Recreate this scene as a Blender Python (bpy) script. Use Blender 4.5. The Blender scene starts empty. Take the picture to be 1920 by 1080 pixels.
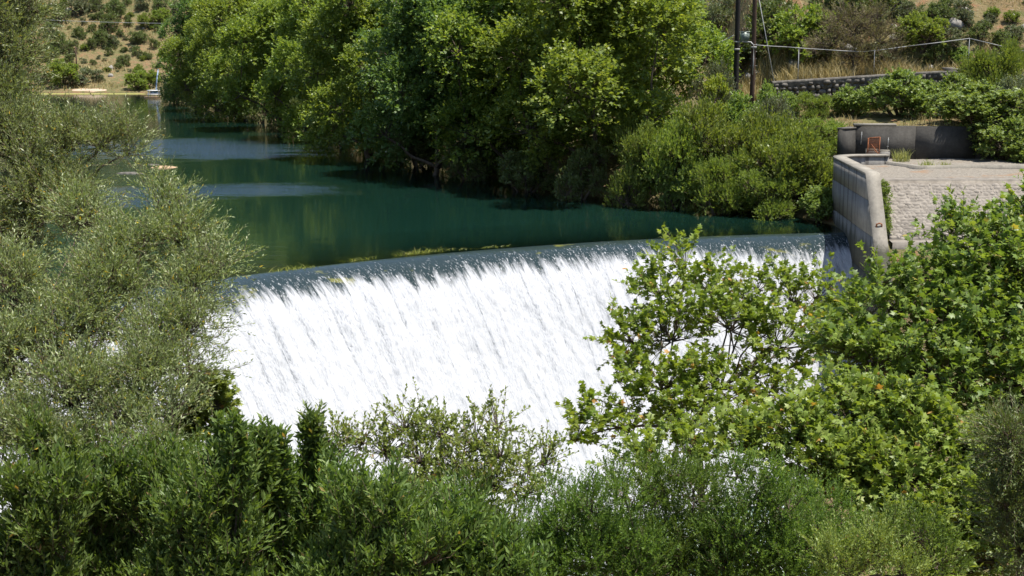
import bpy, math, random
import numpy as np
from mathutils import Matrix, Vector

sc = bpy.context.scene
R = math.radians
# ------------------------------------------------------------------ camera, sky, sun, exposure
F = 2637.0                      # focal length in photo pixels (1920 wide)
CAMZ = 9.5
PITCH = math.atan(468.0 / F)
cam_d = bpy.data.cameras.new('camera')
cam_d.sensor_width = 36.0
cam_d.lens = F / 1920.0 * 36.0
cam_d.clip_start = 0.1
cam_d.clip_end = 3000.0
cam = bpy.data.objects.new('camera', cam_d)
sc.collection.objects.link(cam)
cam.location = (0, 0, CAMZ)
cam.rotation_euler = (math.pi / 2 - PITCH, 0, 0)
sc.camera = cam

SUN_EL = R(73)
SUN_AZ = math.atan2(0.98, -0.16)          # clockwise from +Y towards +X
w = bpy.data.worlds.new('World')
sc.world = w
w.use_nodes = True
nt = w.node_tree
sky = nt.nodes.new('ShaderNodeTexSky')
sky.sky_type = 'NISHITA'
sky.sun_disc = False
sky.sun_elevation = SUN_EL
sky.sun_rotation = SUN_AZ
sky.air_density = 1.0
sky.dust_density = 0.8
nt.links.new(sky.outputs[0], nt.nodes['Background'].inputs[0])
nt.nodes['Background'].inputs[1].default_value = 0.105
sun_d = bpy.data.lights.new('sun', 'SUN')
sun_d.energy = 5.0
sun_d.angle = R(0.5)
sun_d.color = (1.0, 0.95, 0.86)
sun = bpy.data.objects.new('sun', sun_d)
sc.collection.objects.link(sun)
SUNV = Vector((math.cos(SUN_EL) * math.sin(SUN_AZ), math.cos(SUN_EL) * math.cos(SUN_AZ), math.sin(SUN_EL)))
sun.rotation_euler = (-SUNV).to_track_quat('-Z', 'Y').to_euler()
sc.view_settings.view_transform = 'Standard'
sc.view_settings.look = 'None'
sc.view_settings.gamma = 1.0
sc.view_settings.use_curve_mapping = False
sc.view_settings.exposure = 0.85
sc.cycles.use_denoising = True
sc.cycles.use_adaptive_sampling = True
sc.cycles.adaptive_threshold = 0.02
sc.cycles.max_bounces = 8
sc.cycles.diffuse_bounces = 4
sc.cycles.glossy_bounces = 3
sc.cycles.transmission_bounces = 4
sc.cycles.transparent_max_bounces = 8
sc.cycles.caustics_reflective = False
sc.cycles.caustics_refractive = False
sc.cycles.sample_clamp_indirect = 6.0

# ------------------------------------------------------------------ geometry of the view (where things stand)
SP, CP = math.sin(PITCH), math.cos(PITCH)
def ray(px, py):
    a, b = (px - 960.0) / F, (540.0 - py) / F
    return np.array([a, CP + b * SP, -SP + b * CP])
def onz(px, py, z):
    r = ray(px, py); t = (z - CAMZ) / r[2]
    return np.array([r[0] * t, r[1] * t, z])
def aty(px, py, Y):
    r = ray(px, py); t = Y / r[1]
    return np.array([r[0] * t, Y, CAMZ + r[2] * t])

# ------------------------------------------------------------------ small helpers
COL = sc.collection
def tag(o, label=None, cat=None, group=None, kind=None):
    if label: o['label'] = label
    if cat: o['category'] = cat
    if group: o['group'] = group
    if kind: o['kind'] = kind
    return o
def empty(name, loc, label=None, cat=None, group=None):
    o = bpy.data.objects.new(name, None)
    o.empty_display_size = 0.2
    COL.objects.link(o)
    o.location = Vector([float(v) for v in loc])
    return tag(o, label, cat, group)
def mesh_np(name, V, faces, mat, parent=None, attrs=None, smooth=False):
    """faces: list of int arrays (n,3) or (n,4)"""
    me = bpy.data.meshes.new(name)
    V = np.ascontiguousarray(V, dtype=np.float32)
    if not isinstance(faces, (list, tuple)): faces = [faces]
    faces = [np.asarray(f, dtype=np.int32) for f in faces if len(f)]
    me.vertices.add(len(V)); me.vertices.foreach_set('co', V.ravel())
    loops = np.concatenate([f.ravel() for f in faces])
    tot = np.concatenate([np.full(len(f), f.shape[1], dtype=np.int32) for f in faces])
    st = np.concatenate([[0], np.cumsum(tot)[:-1]]).astype(np.int32)
    me.loops.add(len(loops)); me.loops.foreach_set('vertex_index', loops)
    me.polygons.add(len(tot)); me.polygons.foreach_set('loop_start', st)
    if smooth: me.polygons.foreach_set('use_smooth', np.ones(len(tot), dtype=bool))
    for k, a in (attrs or {}).items():
        a = np.ascontiguousarray(a, dtype=np.float32)
        if a.ndim == 1:
            at = me.attributes.new(k, 'FLOAT', 'POINT'); at.data.foreach_set('value', a)
        else:
            at = me.attributes.new(k, 'FLOAT_VECTOR', 'POINT'); at.data.foreach_set('vector', a.ravel())
    me.update(calc_edges=True)
    if mat: me.materials.append(mat)
    o = bpy.data.objects.new(name, me)
    COL.objects.link(o)
    if parent: o.parent = parent
    return o
def copy_tree(root, loc, rz=0.0, s=(1, 1, 1)):
    r = root.copy(); COL.objects.link(r)
    r.location = Vector([float(v) for v in loc]); r.rotation_euler = (0, 0, rz); r.scale = s
    for ch in root.children:
        c = ch.copy(); COL.objects.link(c); c.parent = r
        for g in ch.children:
            d = g.copy(); COL.objects.link(d); d.parent = c
    return r
_tab = np.random.RandomState(7).rand(256, 256)
def vnoise(x, y, s=0):
    x = np.asarray(x, float) + 37.3 * s; y = np.asarray(y, float) - 19.7 * s
    xi, yi = np.floor(x).astype(int), np.floor(y).astype(int)
    fx, fy = x - xi, y - yi
    fx = fx * fx * (3 - 2 * fx); fy = fy * fy * (3 - 2 * fy)
    a = _tab[xi & 255, yi & 255]; b = _tab[(xi + 1) & 255, yi & 255]
    c = _tab[xi & 255, (yi + 1) & 255]; d = _tab[(xi + 1) & 255, (yi + 1) & 255]
    return (a * (1 - fx) + b * fx) * (1 - fy) + (c * (1 - fx) + d * fx) * fy
def fbm(x, y, o=4, s=0):
    v, a, n = 0.0, 0.5, 0.0
    for k in range(o):
        v = v + a * vnoise(np.asarray(x) * 2 ** k, np.asarray(y) * 2 ** k, s + k); n += a; a *= 0.5
    return v / n
def sstep(x, a, b):
    t = np.clip((x - a) / (b - a), 0, 1); return t * t * (3 - 2 * t)
def nrm(v):
    return v / np.maximum(np.linalg.norm(v, axis=-1, keepdims=True), 1e-9)

class MB:
    """collects tubes, boxes and lumps into one mesh"""
    def __init__(s): s.V, s.Q, s.T, s.n = [], [], [], 0
    def add(s, V, Q=None, T=None):
        V = np.asarray(V, float)
        if Q is not None and len(Q): s.Q.append(np.asarray(Q, int) + s.n)
        if T is not None and len(T): s.T.append(np.asarray(T, int) + s.n)
        s.V.append(V); s.n += len(V)
    def tube(s, P, rad, k=6, cap=True):
        P = np.asarray(P, float); m = len(P)
        rad = np.broadcast_to(np.asarray(rad, float), (m,))
        T = nrm(np.gradient(P, axis=0))
        ref = np.array([0.31, 0.94, 0.1]) if abs(T[0][2]) > 0.7 else np.array([0, 0, 1.0])
        e1 = nrm(np.cross(T, ref)); e2 = np.cross(T, e1)
        a = np.arange(k) / k * 2 * math.pi
        ring = e1[:, None, :] * np.cos(a)[None, :, None] + e2[:, None, :] * np.sin(a)[None, :, None]
        V = (P[:, None, :] + ring * rad[:, None, None]).reshape(-1, 3)
        i = np.arange(m - 1)[:, None] * k; j = np.arange(k)[None, :]; j2 = (j + 1) % k
        Q = np.stack([i + j, i + j2, i + k + j2, i + k + j], -1).reshape(-1, 4)
        T3 = []
        if cap:
            V = np.vstack([V, P[:1], P[-1:]])
            c0, c1 = m * k, m * k + 1
            for q in range(k):
                T3.append((c0, (q + 1) % k, q)); T3.append((c1, (m - 1) * k + q, (m - 1) * k + (q + 1) % k))
        s.add(V, Q, T3)
    def box(s, c, d, rz=0.0, jit=0.0, rng=None):
        c = np.asarray(c, float); d = np.asarray(d, float) / 2
        V = np.array([[x, y, z] for z in (-1, 1) for y in (-1, 1) for x in (-1, 1)], float) * d
        if jit: V = V + (rng.rand(8, 3) - .5) * jit * d
        cs, sn = math.cos(rz), math.sin(rz)
        V = np.stack([V[:, 0] * cs - V[:, 1] * sn, V[:, 0] * sn + V[:, 1] * cs, V[:, 2]], 1) + c
        s.add(V, [(0, 2, 3, 1), (4, 5, 7, 6), (0, 1, 5, 4), (2, 6, 7, 3), (0, 4, 6, 2), (1, 3, 7, 5)])
    def build(s, name, mat, parent=None, smooth=False, attrs=None, origin=None):
        V = np.vstack(s.V)
        if origin is not None: V = V - np.asarray(origin)
        fs = []
        if s.Q: fs.append(np.vstack(s.Q))
        if s.T: fs.append(np.vstack(s.T))
        return mesh_np(name, V, fs, mat, parent, attrs, smooth)

# ------------------------------------------------------------------ materials
def newmat(name):
    m = bpy.data.materials.new(name); m.use_nodes = True
    t = m.node_tree
    for n in list(t.nodes): t.nodes.remove(n)
    out = t.nodes.new('ShaderNodeOutputMaterial')
    return m, t, out
def N(t, typ, **kw):
    n = t.nodes.new(typ)
    for k, v in kw.items():
        if k == 'inp':
            for kk, vv in v.items(): n.inputs[kk].default_value = vv
        else: setattr(n, k, v)
    return n
def ramp(t, fac, stops):
    n = t.nodes.new('ShaderNodeValToRGB')
    e = n.color_ramp.elements
    while len(e) < len(stops): e.new(0.5)
    for i, (p, c) in enumerate(stops):
        e[i].position = p; e[i].color = (c[0], c[1], c[2], 1) if len(c) == 3 else c
    t.links.new(fac, n.inputs[0]); return n.outputs[0]
def math_(t, op, a, b=None, c=None, clamp=False):
    n = t.nodes.new('ShaderNodeMath'); n.operation = op; n.use_clamp = clamp
    for i, v in enumerate((a, b, c)):
        if v is None: continue
        if isinstance(v, (int, float)): n.inputs[i].default_value = v
        else: t.links.new(v, n.inputs[i])
    return n.outputs[0]
def mapr(t, v, a, b, c=0.0, d=1.0):
    n = t.nodes.new('ShaderNodeMapRange'); n.interpolation_type = 'SMOOTHSTEP'
    t.links.new(v, n.inputs[0])
    for i, q in enumerate((a, b, c, d)): n.inputs[i + 1].default_value = q
    return n.outputs[0]
def noise(t, vec, scale, detail=4, rough=0.55, dist=0.0):
    n = t.nodes.new('ShaderNodeTexNoise')
    n.inputs['Scale'].default_value = scale; n.inputs['Detail'].default_value = detail
    n.inputs['Roughness'].default_value = rough; n.inputs['Distortion'].default_value = dist
    if vec is not None: t.links.new(vec, n.inputs['Vector'])
    return n.outputs[0]
def mapping(t, vec, scale=(1, 1, 1), loc=(0, 0, 0), rot=(0, 0, 0)):
    n = t.nodes.new('ShaderNodeMapping')
    n.inputs['Scale'].default_value = scale; n.inputs['Location'].default_value = loc; n.inputs['Rotation'].default_value = rot
    t.links.new(vec, n.inputs['Vector']); return n.outputs[0]
def mixc(t, f, a, b, typ='MIX'):
    n = t.nodes.new('ShaderNodeMix'); n.data_type = 'RGBA'; n.blend_type = typ
    for i, v in ((0, f), (6, a), (7, b)):
        if isinstance(v, (int, float)): n.inputs[i].default_value = v
        elif isinstance(v, tuple): n.inputs[i].default_value = (v[0], v[1], v[2], 1)
        else: t.links.new(v, n.inputs[i])
    return n.outputs[2]
def bump(t, h, strength, dist, nor=None):
    n = t.nodes.new('ShaderNodeBump')
    n.inputs['Strength'].default_value = strength; n.inputs['Distance'].default_value = dist
    t.links.new(h, n.inputs['Height'])
    if nor is not None: t.links.new(nor, n.inputs['Normal'])
    return n.outputs[0]
def principled(t, col, rough=0.7, spec=0.3, nor=None, metal=0.0):
    p = t.nodes.new('ShaderNodeBsdfPrincipled')
    if isinstance(col, tuple): p.inputs['Base Color'].default_value = (col[0], col[1], col[2], 1)
    else: t.links.new(col, p.inputs['Base Color'])
    if isinstance(rough, (int, float)): p.inputs['Roughness'].default_value = rough
    else: t.links.new(rough, p.inputs['Roughness'])
    p.inputs['Specular IOR Level'].default_value = spec
    p.inputs['Metallic'].default_value = metal
    if nor is not None: t.links.new(nor, p.inputs['Normal'])
    return p
def geo_pos(t): return t.nodes.new('ShaderNodeNewGeometry').outputs['Position']
def obj_co(t): return t.nodes.new('ShaderNodeTexCoord').outputs['Object']

def leaf_mat(name, stops, trans=0.35, tcol=(1.25, 1.2, 0.5), rough=0.45, spec=0.35, gain=1.42):
    stops = [(p_, tuple(min(v * gain, .6) for v in c_)) for p_, c_ in stops]
    m, t, out = newmat(name)
    a = N(t, 'ShaderNodeAttribute', attribute_name='rnd')
    oi = t.nodes.new('ShaderNodeObjectInfo')
    hsv = t.nodes.new('ShaderNodeHueSaturation')
    c = ramp(t, a.outputs['Fac'], stops)
    t.links.new(c, hsv.inputs['Color'])
    t.links.new(math_(t, 'MULTIPLY_ADD', oi.outputs['Random'], 0.016, 0.492), hsv.inputs['Hue'])
    t.links.new(math_(t, 'MULTIPLY_ADD', oi.outputs['Random'], 0.24, 0.88), hsv.inputs['Value'])
    c = hsv.outputs[0]
    p = principled(t, c, rough, spec)
    tr = t.nodes.new('ShaderNodeBsdfTranslucent')
    t.links.new(mixc(t, 1.0, c, tcol, 'MULTIPLY'), tr.inputs[0])
    mx = t.nodes.new('ShaderNodeMixShader'); mx.inputs[0].default_value = trans
    t.links.new(p.outputs[0], mx.inputs[1]); t.links.new(tr.outputs[0], mx.inputs[2])
    t.links.new(mx.outputs[0], out.inputs[0]); return m
def simple_mat(name, c1, c2, scale=3.0, rough=0.8, bs=0.3, bd=0.02, spec=0.25, stretch=(1, 1, 1), metal=0.0, coord=None):
    m, t, out = newmat(name)
    co = mapping(t, obj_co(t) if coord is None else geo_pos(t), stretch)
    n = noise(t, co, scale, 6, 0.6)
    c = ramp(t, n, [(0.3, c1), (0.7, c2)])
    p = principled(t, c, rough, spec, bump(t, n, bs, bd), metal)
    t.links.new(p.outputs[0], out.inputs[0]); return m

L = {}
L['plane_far'] = leaf_mat('far_plane_leaf', [(0.0, (0.072, 0.115, 0.024)), (0.5, (0.13, 0.185, 0.036)), (1.0, (0.215, 0.255, 0.05))], 0.46, gain=1.4)
L['plane_dark'] = leaf_mat('dark_plane_leaf', [(0.0, (0.055, 0.10, 0.028)), (0.6, (0.085, 0.14, 0.038)), (1.0, (0.13, 0.185, 0.055))], 0.42, gain=1.45)
L['plane_near'] = leaf_mat('near_plane_leaf', [(0.0, (0.075, 0.115, 0.018)), (0.5, (0.125, 0.175, 0.026)), (0.93, (0.185, 0.225, 0.042)), (0.965, (0.30, 0.24, 0.06)), (1.0, (0.34, 0.17, 0.05))], 0.45, gain=1.48)
L['plane_shade'] = leaf_mat('deep_green_plane_leaf', [(0.0, (0.06, 0.098, 0.02)), (0.5, (0.10, 0.148, 0.03)), (0.96, (0.16, 0.20, 0.045)), (1.0, (0.28, 0.20, 0.05))], 0.43, gain=1.6)
L['plane_young'] = leaf_mat('young_plane_leaf', [(0.0, (0.085, 0.125, 0.022)), (0.5, (0.145, 0.19, 0.034)), (0.93, (0.20, 0.235, 0.055)), (0.97, (0.34, 0.24, 0.07)), (1.0, (0.34, 0.15, 0.05))], 0.40, gain=1.32)
L['olive'] = leaf_mat('olive_leaf', [(0.0, (0.085, 0.105, 0.042)), (0.5, (0.14, 0.165, 0.07)), (0.965, (0.22, 0.235, 0.125)), (0.985, (0.42, 0.24, 0.03)), (1.0, (0.46, 0.28, 0.04))], 0.32, (1.2, 1.25, 0.5), 0.38, 0.4, 1.55)
L['almond'] = leaf_mat('almond_leaf', [(0.0, (0.045, 0.075, 0.02)), (0.5, (0.08, 0.12, 0.03)), (0.98, (0.14, 0.185, 0.055)), (1.0, (0.24, 0.14, 0.06))], 0.36, (1.3, 1.35, 0.5), 0.42, 0.3, 1.5)
L['myrtle'] = leaf_mat('small_dark_leaf', [(0.0, (0.05, 0.084, 0.02)), (0.5, (0.082, 0.13, 0.027)), (1.0, (0.135, 0.185, 0.042))], 0.40, (1.3, 1.35, 0.5), 0.45, 0.25, 1.4)
L['pale'] = leaf_mat('pale_shrub_leaf', [(0.0, (0.10, 0.135, 0.035)), (0.5, (0.155, 0.205, 0.05)), (0.95, (0.22, 0.26, 0.08)), (1.0, (0.22, 0.13, 0.07))], 0.36)
L['tamarisk'] = leaf_mat('soft_bush_leaf', [(0.0, (0.085, 0.125, 0.025)), (0.5, (0.135, 0.18, 0.035)), (1.0, (0.19, 0.225, 0.06))], 0.42)
L['broad'] = leaf_mat('broad_bush_leaf', [(0.0, (0.075, 0.12, 0.026)), (0.5, (0.125, 0.18, 0.045)), (1.0, (0.20, 0.25, 0.08))], 0.38)
L['maquis'] = leaf_mat('hill_shrub_leaf', [(0.0, (0.055, 0.08, 0.024)), (0.5, (0.085, 0.115, 0.036)), (1.0, (0.13, 0.15, 0.06))], 0.3)
L['grey'] = leaf_mat('grey_shrub_leaf', [(0.0, (0.075, 0.095, 0.05)), (0.5, (0.11, 0.13, 0.07)), (1.0, (0.16, 0.175, 0.10))], 0.24)
L['greytree'] = leaf_mat('sparse_grey_tree_leaf', [(0.0, (0.12, 0.10, 0.065)), (0.5, (0.15, 0.14, 0.06)), (1.0, (0.19, 0.19, 0.06))], 0.3)
L['yellow'] = leaf_mat('yellow_green_leaf', [(0.0, (0.10, 0.14, 0.02)), (0.5, (0.16, 0.20, 0.03)), (1.0, (0.23, 0.24, 0.05))], 0.38)
BARK = simple_mat('grey_brown_bark', (0.05, 0.04, 0.03), (0.15, 0.12, 0.09), 14, 0.9, 0.6, 0.03, 0.1, (1, 1, 0.25))
TWIG = simple_mat('twig_bark', (0.09, 0.065, 0.045), (0.19, 0.15, 0.11), 20, 0.85, 0.4, 0.01, 0.1)
DRYGRASS = leaf_mat('dry_grass_blade', [(0.0, (0.17, 0.14, 0.05)), (0.5, (0.27, 0.22, 0.10)), (1.0, (0.37, 0.32, 0.18))], 0.3, (1.1, 1.05, 0.8), 0.7, 0.1)
GREENGRASS = leaf_mat('green_weed_blade', [(0.0, (0.12, 0.15, 0.02)), (0.6, (0.2, 0.23, 0.04)), (1.0, (0.32, 0.31, 0.09))], 0.35, (1.1, 1.1, 0.7), 0.4, 0.4)

# ground
m, t, out = newmat('dry_hillside_ground'); GROUND = m
pos = geo_pos(t)
n1 = noise(t, pos, 0.12, 5, 0.6); n2 = noise(t, pos, 0.9, 6, 0.65); n3 = noise(t, pos, 5.0, 5, 0.7)
c = ramp(t, n1, [(0.32, (0.14, 0.14, 0.055)), (0.5, (0.20, 0.165, 0.08)), (0.68, (0.235, 0.16, 0.085))])
c = mixc(t, mapr(t, n2, 0.54, 0.68), c, (0.27, 0.15, 0.08))
c = mixc(t, mapr(t, n2, 0.50, 0.36), c, (0.13, 0.13, 0.05))
c = mixc(t, mapr(t, n3, 0.58, 0.72), c, (0.33, 0.30, 0.26))
c = mixc(t, mapr(t, n3, 0.42, 0.30), c, (0.10, 0.085, 0.045))
sx = t.nodes.new('ShaderNodeSeparateXYZ'); t.links.new(pos, sx.inputs[0])
c = mixc(t, math_(t, 'MULTIPLY', mapr(t, sx.outputs[2], 0.25, -0.3), mapr(t, sx.outputs[1], 60.0, 66.0)), c, (0.075, 0.07, 0.025))        # algae-coated bed under the water
c = mixc(t, mapr(t, math_(t, 'MULTIPLY_ADD', n1, 22.0, sx.outputs[2]), 24.0, 36.0), c, (0.055, 0.075, 0.025))     # scrub cover higher up
c = mixc(t, 1.0, c, (0.8, 0.8, 0.8), 'MULTIPLY')
hb = math_(t, 'MULTIPLY_ADD', n3, 0.35, n2)
p = principled(t, c, 0.95, 0.1, bump(t, hb, 0.9, 0.5))
t.links.new(p.outputs[0], out.inputs[0])

def concrete(name, c1, c2, streak=0.6, dark=(0.06, 0.055, 0.05), boards=True):
    m, t, out = newmat(name)
    pos = geo_pos(t)
    a = noise(t, pos, 0.8, 6, 0.65); b = noise(t, pos, 9.0, 5, 0.7)
    c = ramp(t, math_(t, 'MULTIPLY_ADD', b, 0.35, math_(t, 'MULTIPLY', a, 0.65)), [(0.33, c1), (0.66, c2)])
    s = noise(t, mapping(t, pos, (2.4, 2.4, 0.10)), 1.0, 5, 0.6)
    s2 = noise(t, mapping(t, pos, (6.5, 6.5, 0.3)), 1.0, 3, 0.6)
    c = mixc(t, math_(t, 'MULTIPLY', mapr(t, s, 0.50, 0.68), streak), c, dark)
    c = mixc(t, math_(t, 'MULTIPLY', mapr(t, s2, 0.55, 0.75), streak * 0.6), c, dark)
    sz_ = t.nodes.new('ShaderNodeSeparateXYZ'); t.links.new(pos, sz_.inputs[0])
    c = mixc(t, math_(t, 'MULTIPLY', mapr(t, math_(t, 'MULTIPLY_ADD', s, -1.6, sz_.outputs[2]), -0.1, -0.75), 0.8), c, (0.035, 0.036, 0.022))      # algae and tide stain near the water
    h = math_(t, 'MULTIPLY_ADD', b, 0.5, a)
    if boards:
        wv = t.nodes.new('ShaderNodeTexWave'); wv.wave_type = 'BANDS'; wv.bands_direction = 'Y'; wv.wave_profile = 'SAW'
        wv.inputs['Scale'].default_value = 0.75; wv.inputs['Distortion'].default_value = 0.15
        t.links.new(pos, wv.inputs['Vector'])
        h = math_(t, 'MULTIPLY_ADD', wv.outputs['Fac'], 0.25, h)
        c = mixc(t, math_(t, 'MULTIPLY', mapr(t, wv.outputs['Fac'], 0.94, 1.0), 0.35), c, dark)
    p = principled(t, c, 0.9, 0.2, bump(t, h, 0.5, 0.06))
    t.links.new(p.outputs[0], out.inputs[0]); return m
CONC = concrete('board_marked_concrete', (0.15, 0.145, 0.135), (0.27, 0.255, 0.235), 0.85)
CONC_TOP = concrete('weathered_coping_concrete', (0.16, 0.148, 0.125), (0.29, 0.265, 0.225), 0.25, boards=False)
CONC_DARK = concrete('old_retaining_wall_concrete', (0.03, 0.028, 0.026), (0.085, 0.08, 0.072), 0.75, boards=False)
STONE = simple_mat('rough_grey_stone', (0.05, 0.047, 0.042), (0.17, 0.155, 0.135), 3.0, 0.9, 0.7, 0.08, 0.15, coord='w')
PAVE = simple_mat('paving_stone', (0.14, 0.124, 0.108), (0.28, 0.25, 0.215), 2.2, 0.9, 0.6, 0.05, 0.15, coord='w')
MORTAR = simple_mat('mortar', (0.14, 0.125, 0.108), (0.25, 0.225, 0.195), 3.0, 0.95, 0.6, 0.05, 0.1, coord='w')
SOIL = simple_mat('red_soil_litter', (0.22, 0.12, 0.06), (0.34, 0.22, 0.13), 6.0, 0.95, 0.6, 0.06, 0.05, coord='w')
RUST = simple_mat('rusty_iron', (0.16, 0.055, 0.025), (0.30, 0.12, 0.055), 12, 0.85, 0.3, 0.01, 0.2)
GALV = simple_mat('galvanised_pipe', (0.24, 0.24, 0.235), (0.36, 0.36, 0.35), 9, 0.5, 0.1, 0.01, 0.5)
POLE_BLACK = simple_mat('tarred_wood', (0.012, 0.011, 0.010), (0.035, 0.03, 0.026), 10, 0.8, 0.5, 0.02, 0.3, (3, 3, 0.3))
POLE_BROWN = simple_mat('brown_wood_pole', (0.045, 0.028, 0.02), (0.11, 0.07, 0.05), 10, 0.85, 0.5, 0.02, 0.2, (3, 3, 0.3))
TRAFO = simple_mat('grey_green_enamel', (0.22, 0.27, 0.25), (0.30, 0.35, 0.32), 4, 0.45, 0.1, 0.01, 0.5)
CERAMIC = simple_mat('brown_porcelain', (0.05, 0.025, 0.02), (0.09, 0.045, 0.03), 6, 0.25, 0.1, 0.01, 0.6)
WIRE = simple_mat('wire', (0.35, 0.35, 0.35), (0.5, 0.5, 0.5), 5, 0.5, 0.1, 0.01, 0.5)
WHITE = simple_mat('white_paint', (0.68, 0.68, 0.66), (0.80, 0.80, 0.78), 5, 0.6, 0.1, 0.01, 0.4)
BLUEP = simple_mat('blue_grey_paint', (0.20, 0.29, 0.42), (0.30, 0.40, 0.54), 5, 0.6, 0.1, 0.01, 0.4)
SAND = simple_mat('pale_sand', (0.34, 0.26, 0.19), (0.46, 0.36, 0.27), 1.5, 0.95, 0.4, 0.04, 0.05, coord='w')
SCUM = simple_mat('floating_yellow_scum', (0.26, 0.26, 0.06), (0.42, 0.40, 0.14), 2.0, 0.8, 0.4, 0.03, 0.2, coord='w')
MOSS = simple_mat('tan_gravel', (0.30, 0.20, 0.12), (0.46, 0.34, 0.22), 4.0, 0.95, 0.5, 0.04, 0.1, coord='w')

# ------------------------------------------------------------------ dam arc (convex upstream)
A0, A1, A2 = onz(440, 526, 0)[:2], onz(960, 470, 0)[:2], onz(1545, 441, 0)[:2]
def circ(a, b, c):
    M = 2 * np.array([b - a, c - a]); v = np.array([b @ b - a @ a, c @ c - a @ a])
    o = np.linalg.solve(M, v); return o, np.linalg.norm(a - o)
AC, AR = circ(A0, A1, A2)
th = lambda P: math.atan2(P[1] - AC[1], P[0] - AC[0])
TH_R = th((16.9, A2[1] + 0.4)); TH_L = th(A0) + 0.42           # angles fall from left to right
print('arc', AC, AR, TH_L, TH_R)
ARC_LEN = (TH_L - TH_R) * AR
def arcpt(tt, r):
    """tt metres along the crest from its left end, r metres downstream"""
    a = TH_L - tt / AR
    return AC[0] + (AR - r) * np.cos(a), AC[1] + (AR - r) * np.sin(a)
def flow_z(r):
    q = np.maximum(r + 0.8, 0)
    z = -0.2 * q ** 2
    z = np.where(q > 3.0, -1.8 - 1.2 * (q - 3.0), z)
    return z
# ------------------------------------------------------------------ ground
SH = np.array([onz(*p, 0)[:2] for p in ((1560, 430), (1390, 398), (1250, 388), (1130, 378), (1000, 366), (900, 342), (800, 312), (700, 286), (600, 257), (450, 216), (350, 200), (285, 187))])
SHx = SH[:, 0] + 1.6; SHy = SH[:, 1] + 0.8
SHx[0], SHy[0] = 16.6, 72.0
o_ = np.argsort(SHy); SHx, SHy = SHx[o_], SHy[o_]
def shore_x(y): return np.interp(y, np.r_[60, SHy, 260], np.r_[16.6, SHx, SHx[-1] - 14])
def left_x(y): return np.interp(y, [40, 60, 90, 200, 260], [-26, -33, -45, -84, -105])
def wall_x(y): return np.interp(y, [55, 64.3, 72.9, 74.4, 74.9, 75.6], [15.75, 16.2, 16.72, 17.4, 18.6, 19.0])
def height(x, y):
    x = np.asarray(x, float); y = np.asarray(y, float)
    dn = (x - shore_x(y)) * 0.86
    hr = np.interp(dn, [-7, -1.5, 0, 1.5, 4, 9, 14, 20, 28, 60, 200, 700], [-4, -0.9, 0, 0.7, 1.8, 3.2, 5.5, 7.2, 11, 30, 95, 290])
    dl = (left_x(y) - x)
    hl = np.interp(dl, [-7, -1.5, 0, 2, 10, 60, 400], [-4, -0.8, 0, 0.8, 3, 22, 120])
    hf = np.interp(y, [238, 247, 249, 256, 266, 300, 400, 900], [-4, -0.35, 0.35, 1.2, 2.6, 14.5, 50, 240])
    hf = hf + np.where(y > 252, (fbm(x / 30, y / 30, 3, 5) - 0.5) * 5 * sstep(y, 252, 275), 0)
    up = np.maximum(np.maximum(hr, hl), np.maximum(hf, -4.0))
    near = np.interp(y, [-60, 0, 6, 10, 15, 20, 25, 32, 40], [20, 7.7, 6.0, 4.0, 1.5, -1.5, -4.5, -8, -11.5])
    near = near + np.interp(np.abs(x), [0, 8, 60], [0, 0, 14])
    drt = np.interp(x, [9, 17, 21, 60], [-11.5, -8, -5, 6])
    dlt = np.interp(x, [-70, -27, -17, -12], [14, 2.2, -6, -11.5])
    down = np.maximum(np.maximum(near, drt), dlt)
    rd = AR - np.hypot(x - AC[0], y - AC[1])
    rd = np.where(y > 90, -5, rd)
    k = sstep(rd, -2.0, 6.0)
    h = up * (1 - k) + down * k
    yp = np.interp(y, [40, 52, 58, 62, 62.9, 65.1, 66, 78.28, 78.48, 88, 91.6, 91.9, 97.2, 98.4, 130, 300], [-11, -9, -4.4, 0.15, 0.42, 2.72, 2.72, 2.72, 4.4, 4.9, 5.2, 6.75, 7.2, 9.2, 26.5, 120])
    yp = yp + np.where((y > 60) & (y < 78.28), np.maximum(x - 30, 0) * 0.4, 0)
    wgt = np.where(y < 75.5, (x > wall_x(y) + .3).astype(float), sstep(x, 15.5, 20)) * (1 - sstep(y, 104, 135))
    h = h * (1 - wgt) + np.maximum(yp, near) * wgt
    calm = np.clip(sstep(np.abs(y - 71), 6, 10) + sstep(x, 30, 34) + sstep(-x, -16, -12), 0, 1)
    h = h + (fbm(x / 3.5, y / 3.5, 4, 3) - 0.5) * 0.9 * calm * np.where(h > -3.5, 1, 0.3) * sstep(np.abs(h) + np.abs(y - 150) * 0, 0.0, 2.0)
    return h
def nonuni(segs):
    r = []
    for a, b, s in segs: r.append(np.arange(a, b, s))
    return np.concatenate(r + [[segs[-1][1]]])
xs = nonuni([(-700, -200, 25), (-200, -90, 5), (-90, -30, 2.0), (-30, 15.0, 1.1), (15.0, 19.2, 0.22), (19.2, 34, 0.5), (34, 80, 1.5), (80, 700, 25)])
ys = nonuni([(-80, -6, 6), (-6, 60, 1.1), (60, 77.8, 0.35), (77.8, 79, .12), (79, 91, .6), (91, 92.6, .15), (92.6, 120, 0.6), (120, 246, 2.2), (246, 310, 1.0), (310, 420, 5), (420, 1000, 40)])
X, Y = np.meshgrid(xs, ys)
H = height(X, Y)
nx, ny = len(xs), len(ys)
i = (np.arange(ny - 1)[:, None] * nx + np.arange(nx - 1)[None, :]).ravel()
ground = mesh_np('ground', np.stack([X.ravel(), Y.ravel(), H.ravel()], 1), np.stack([i, i + 1, i + nx + 1, i + nx], 1), GROUND, smooth=True)
tag(ground, kind='structure')
def gz(x, y): return float(height(np.array([x]), np.array([y]))[0])

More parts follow.
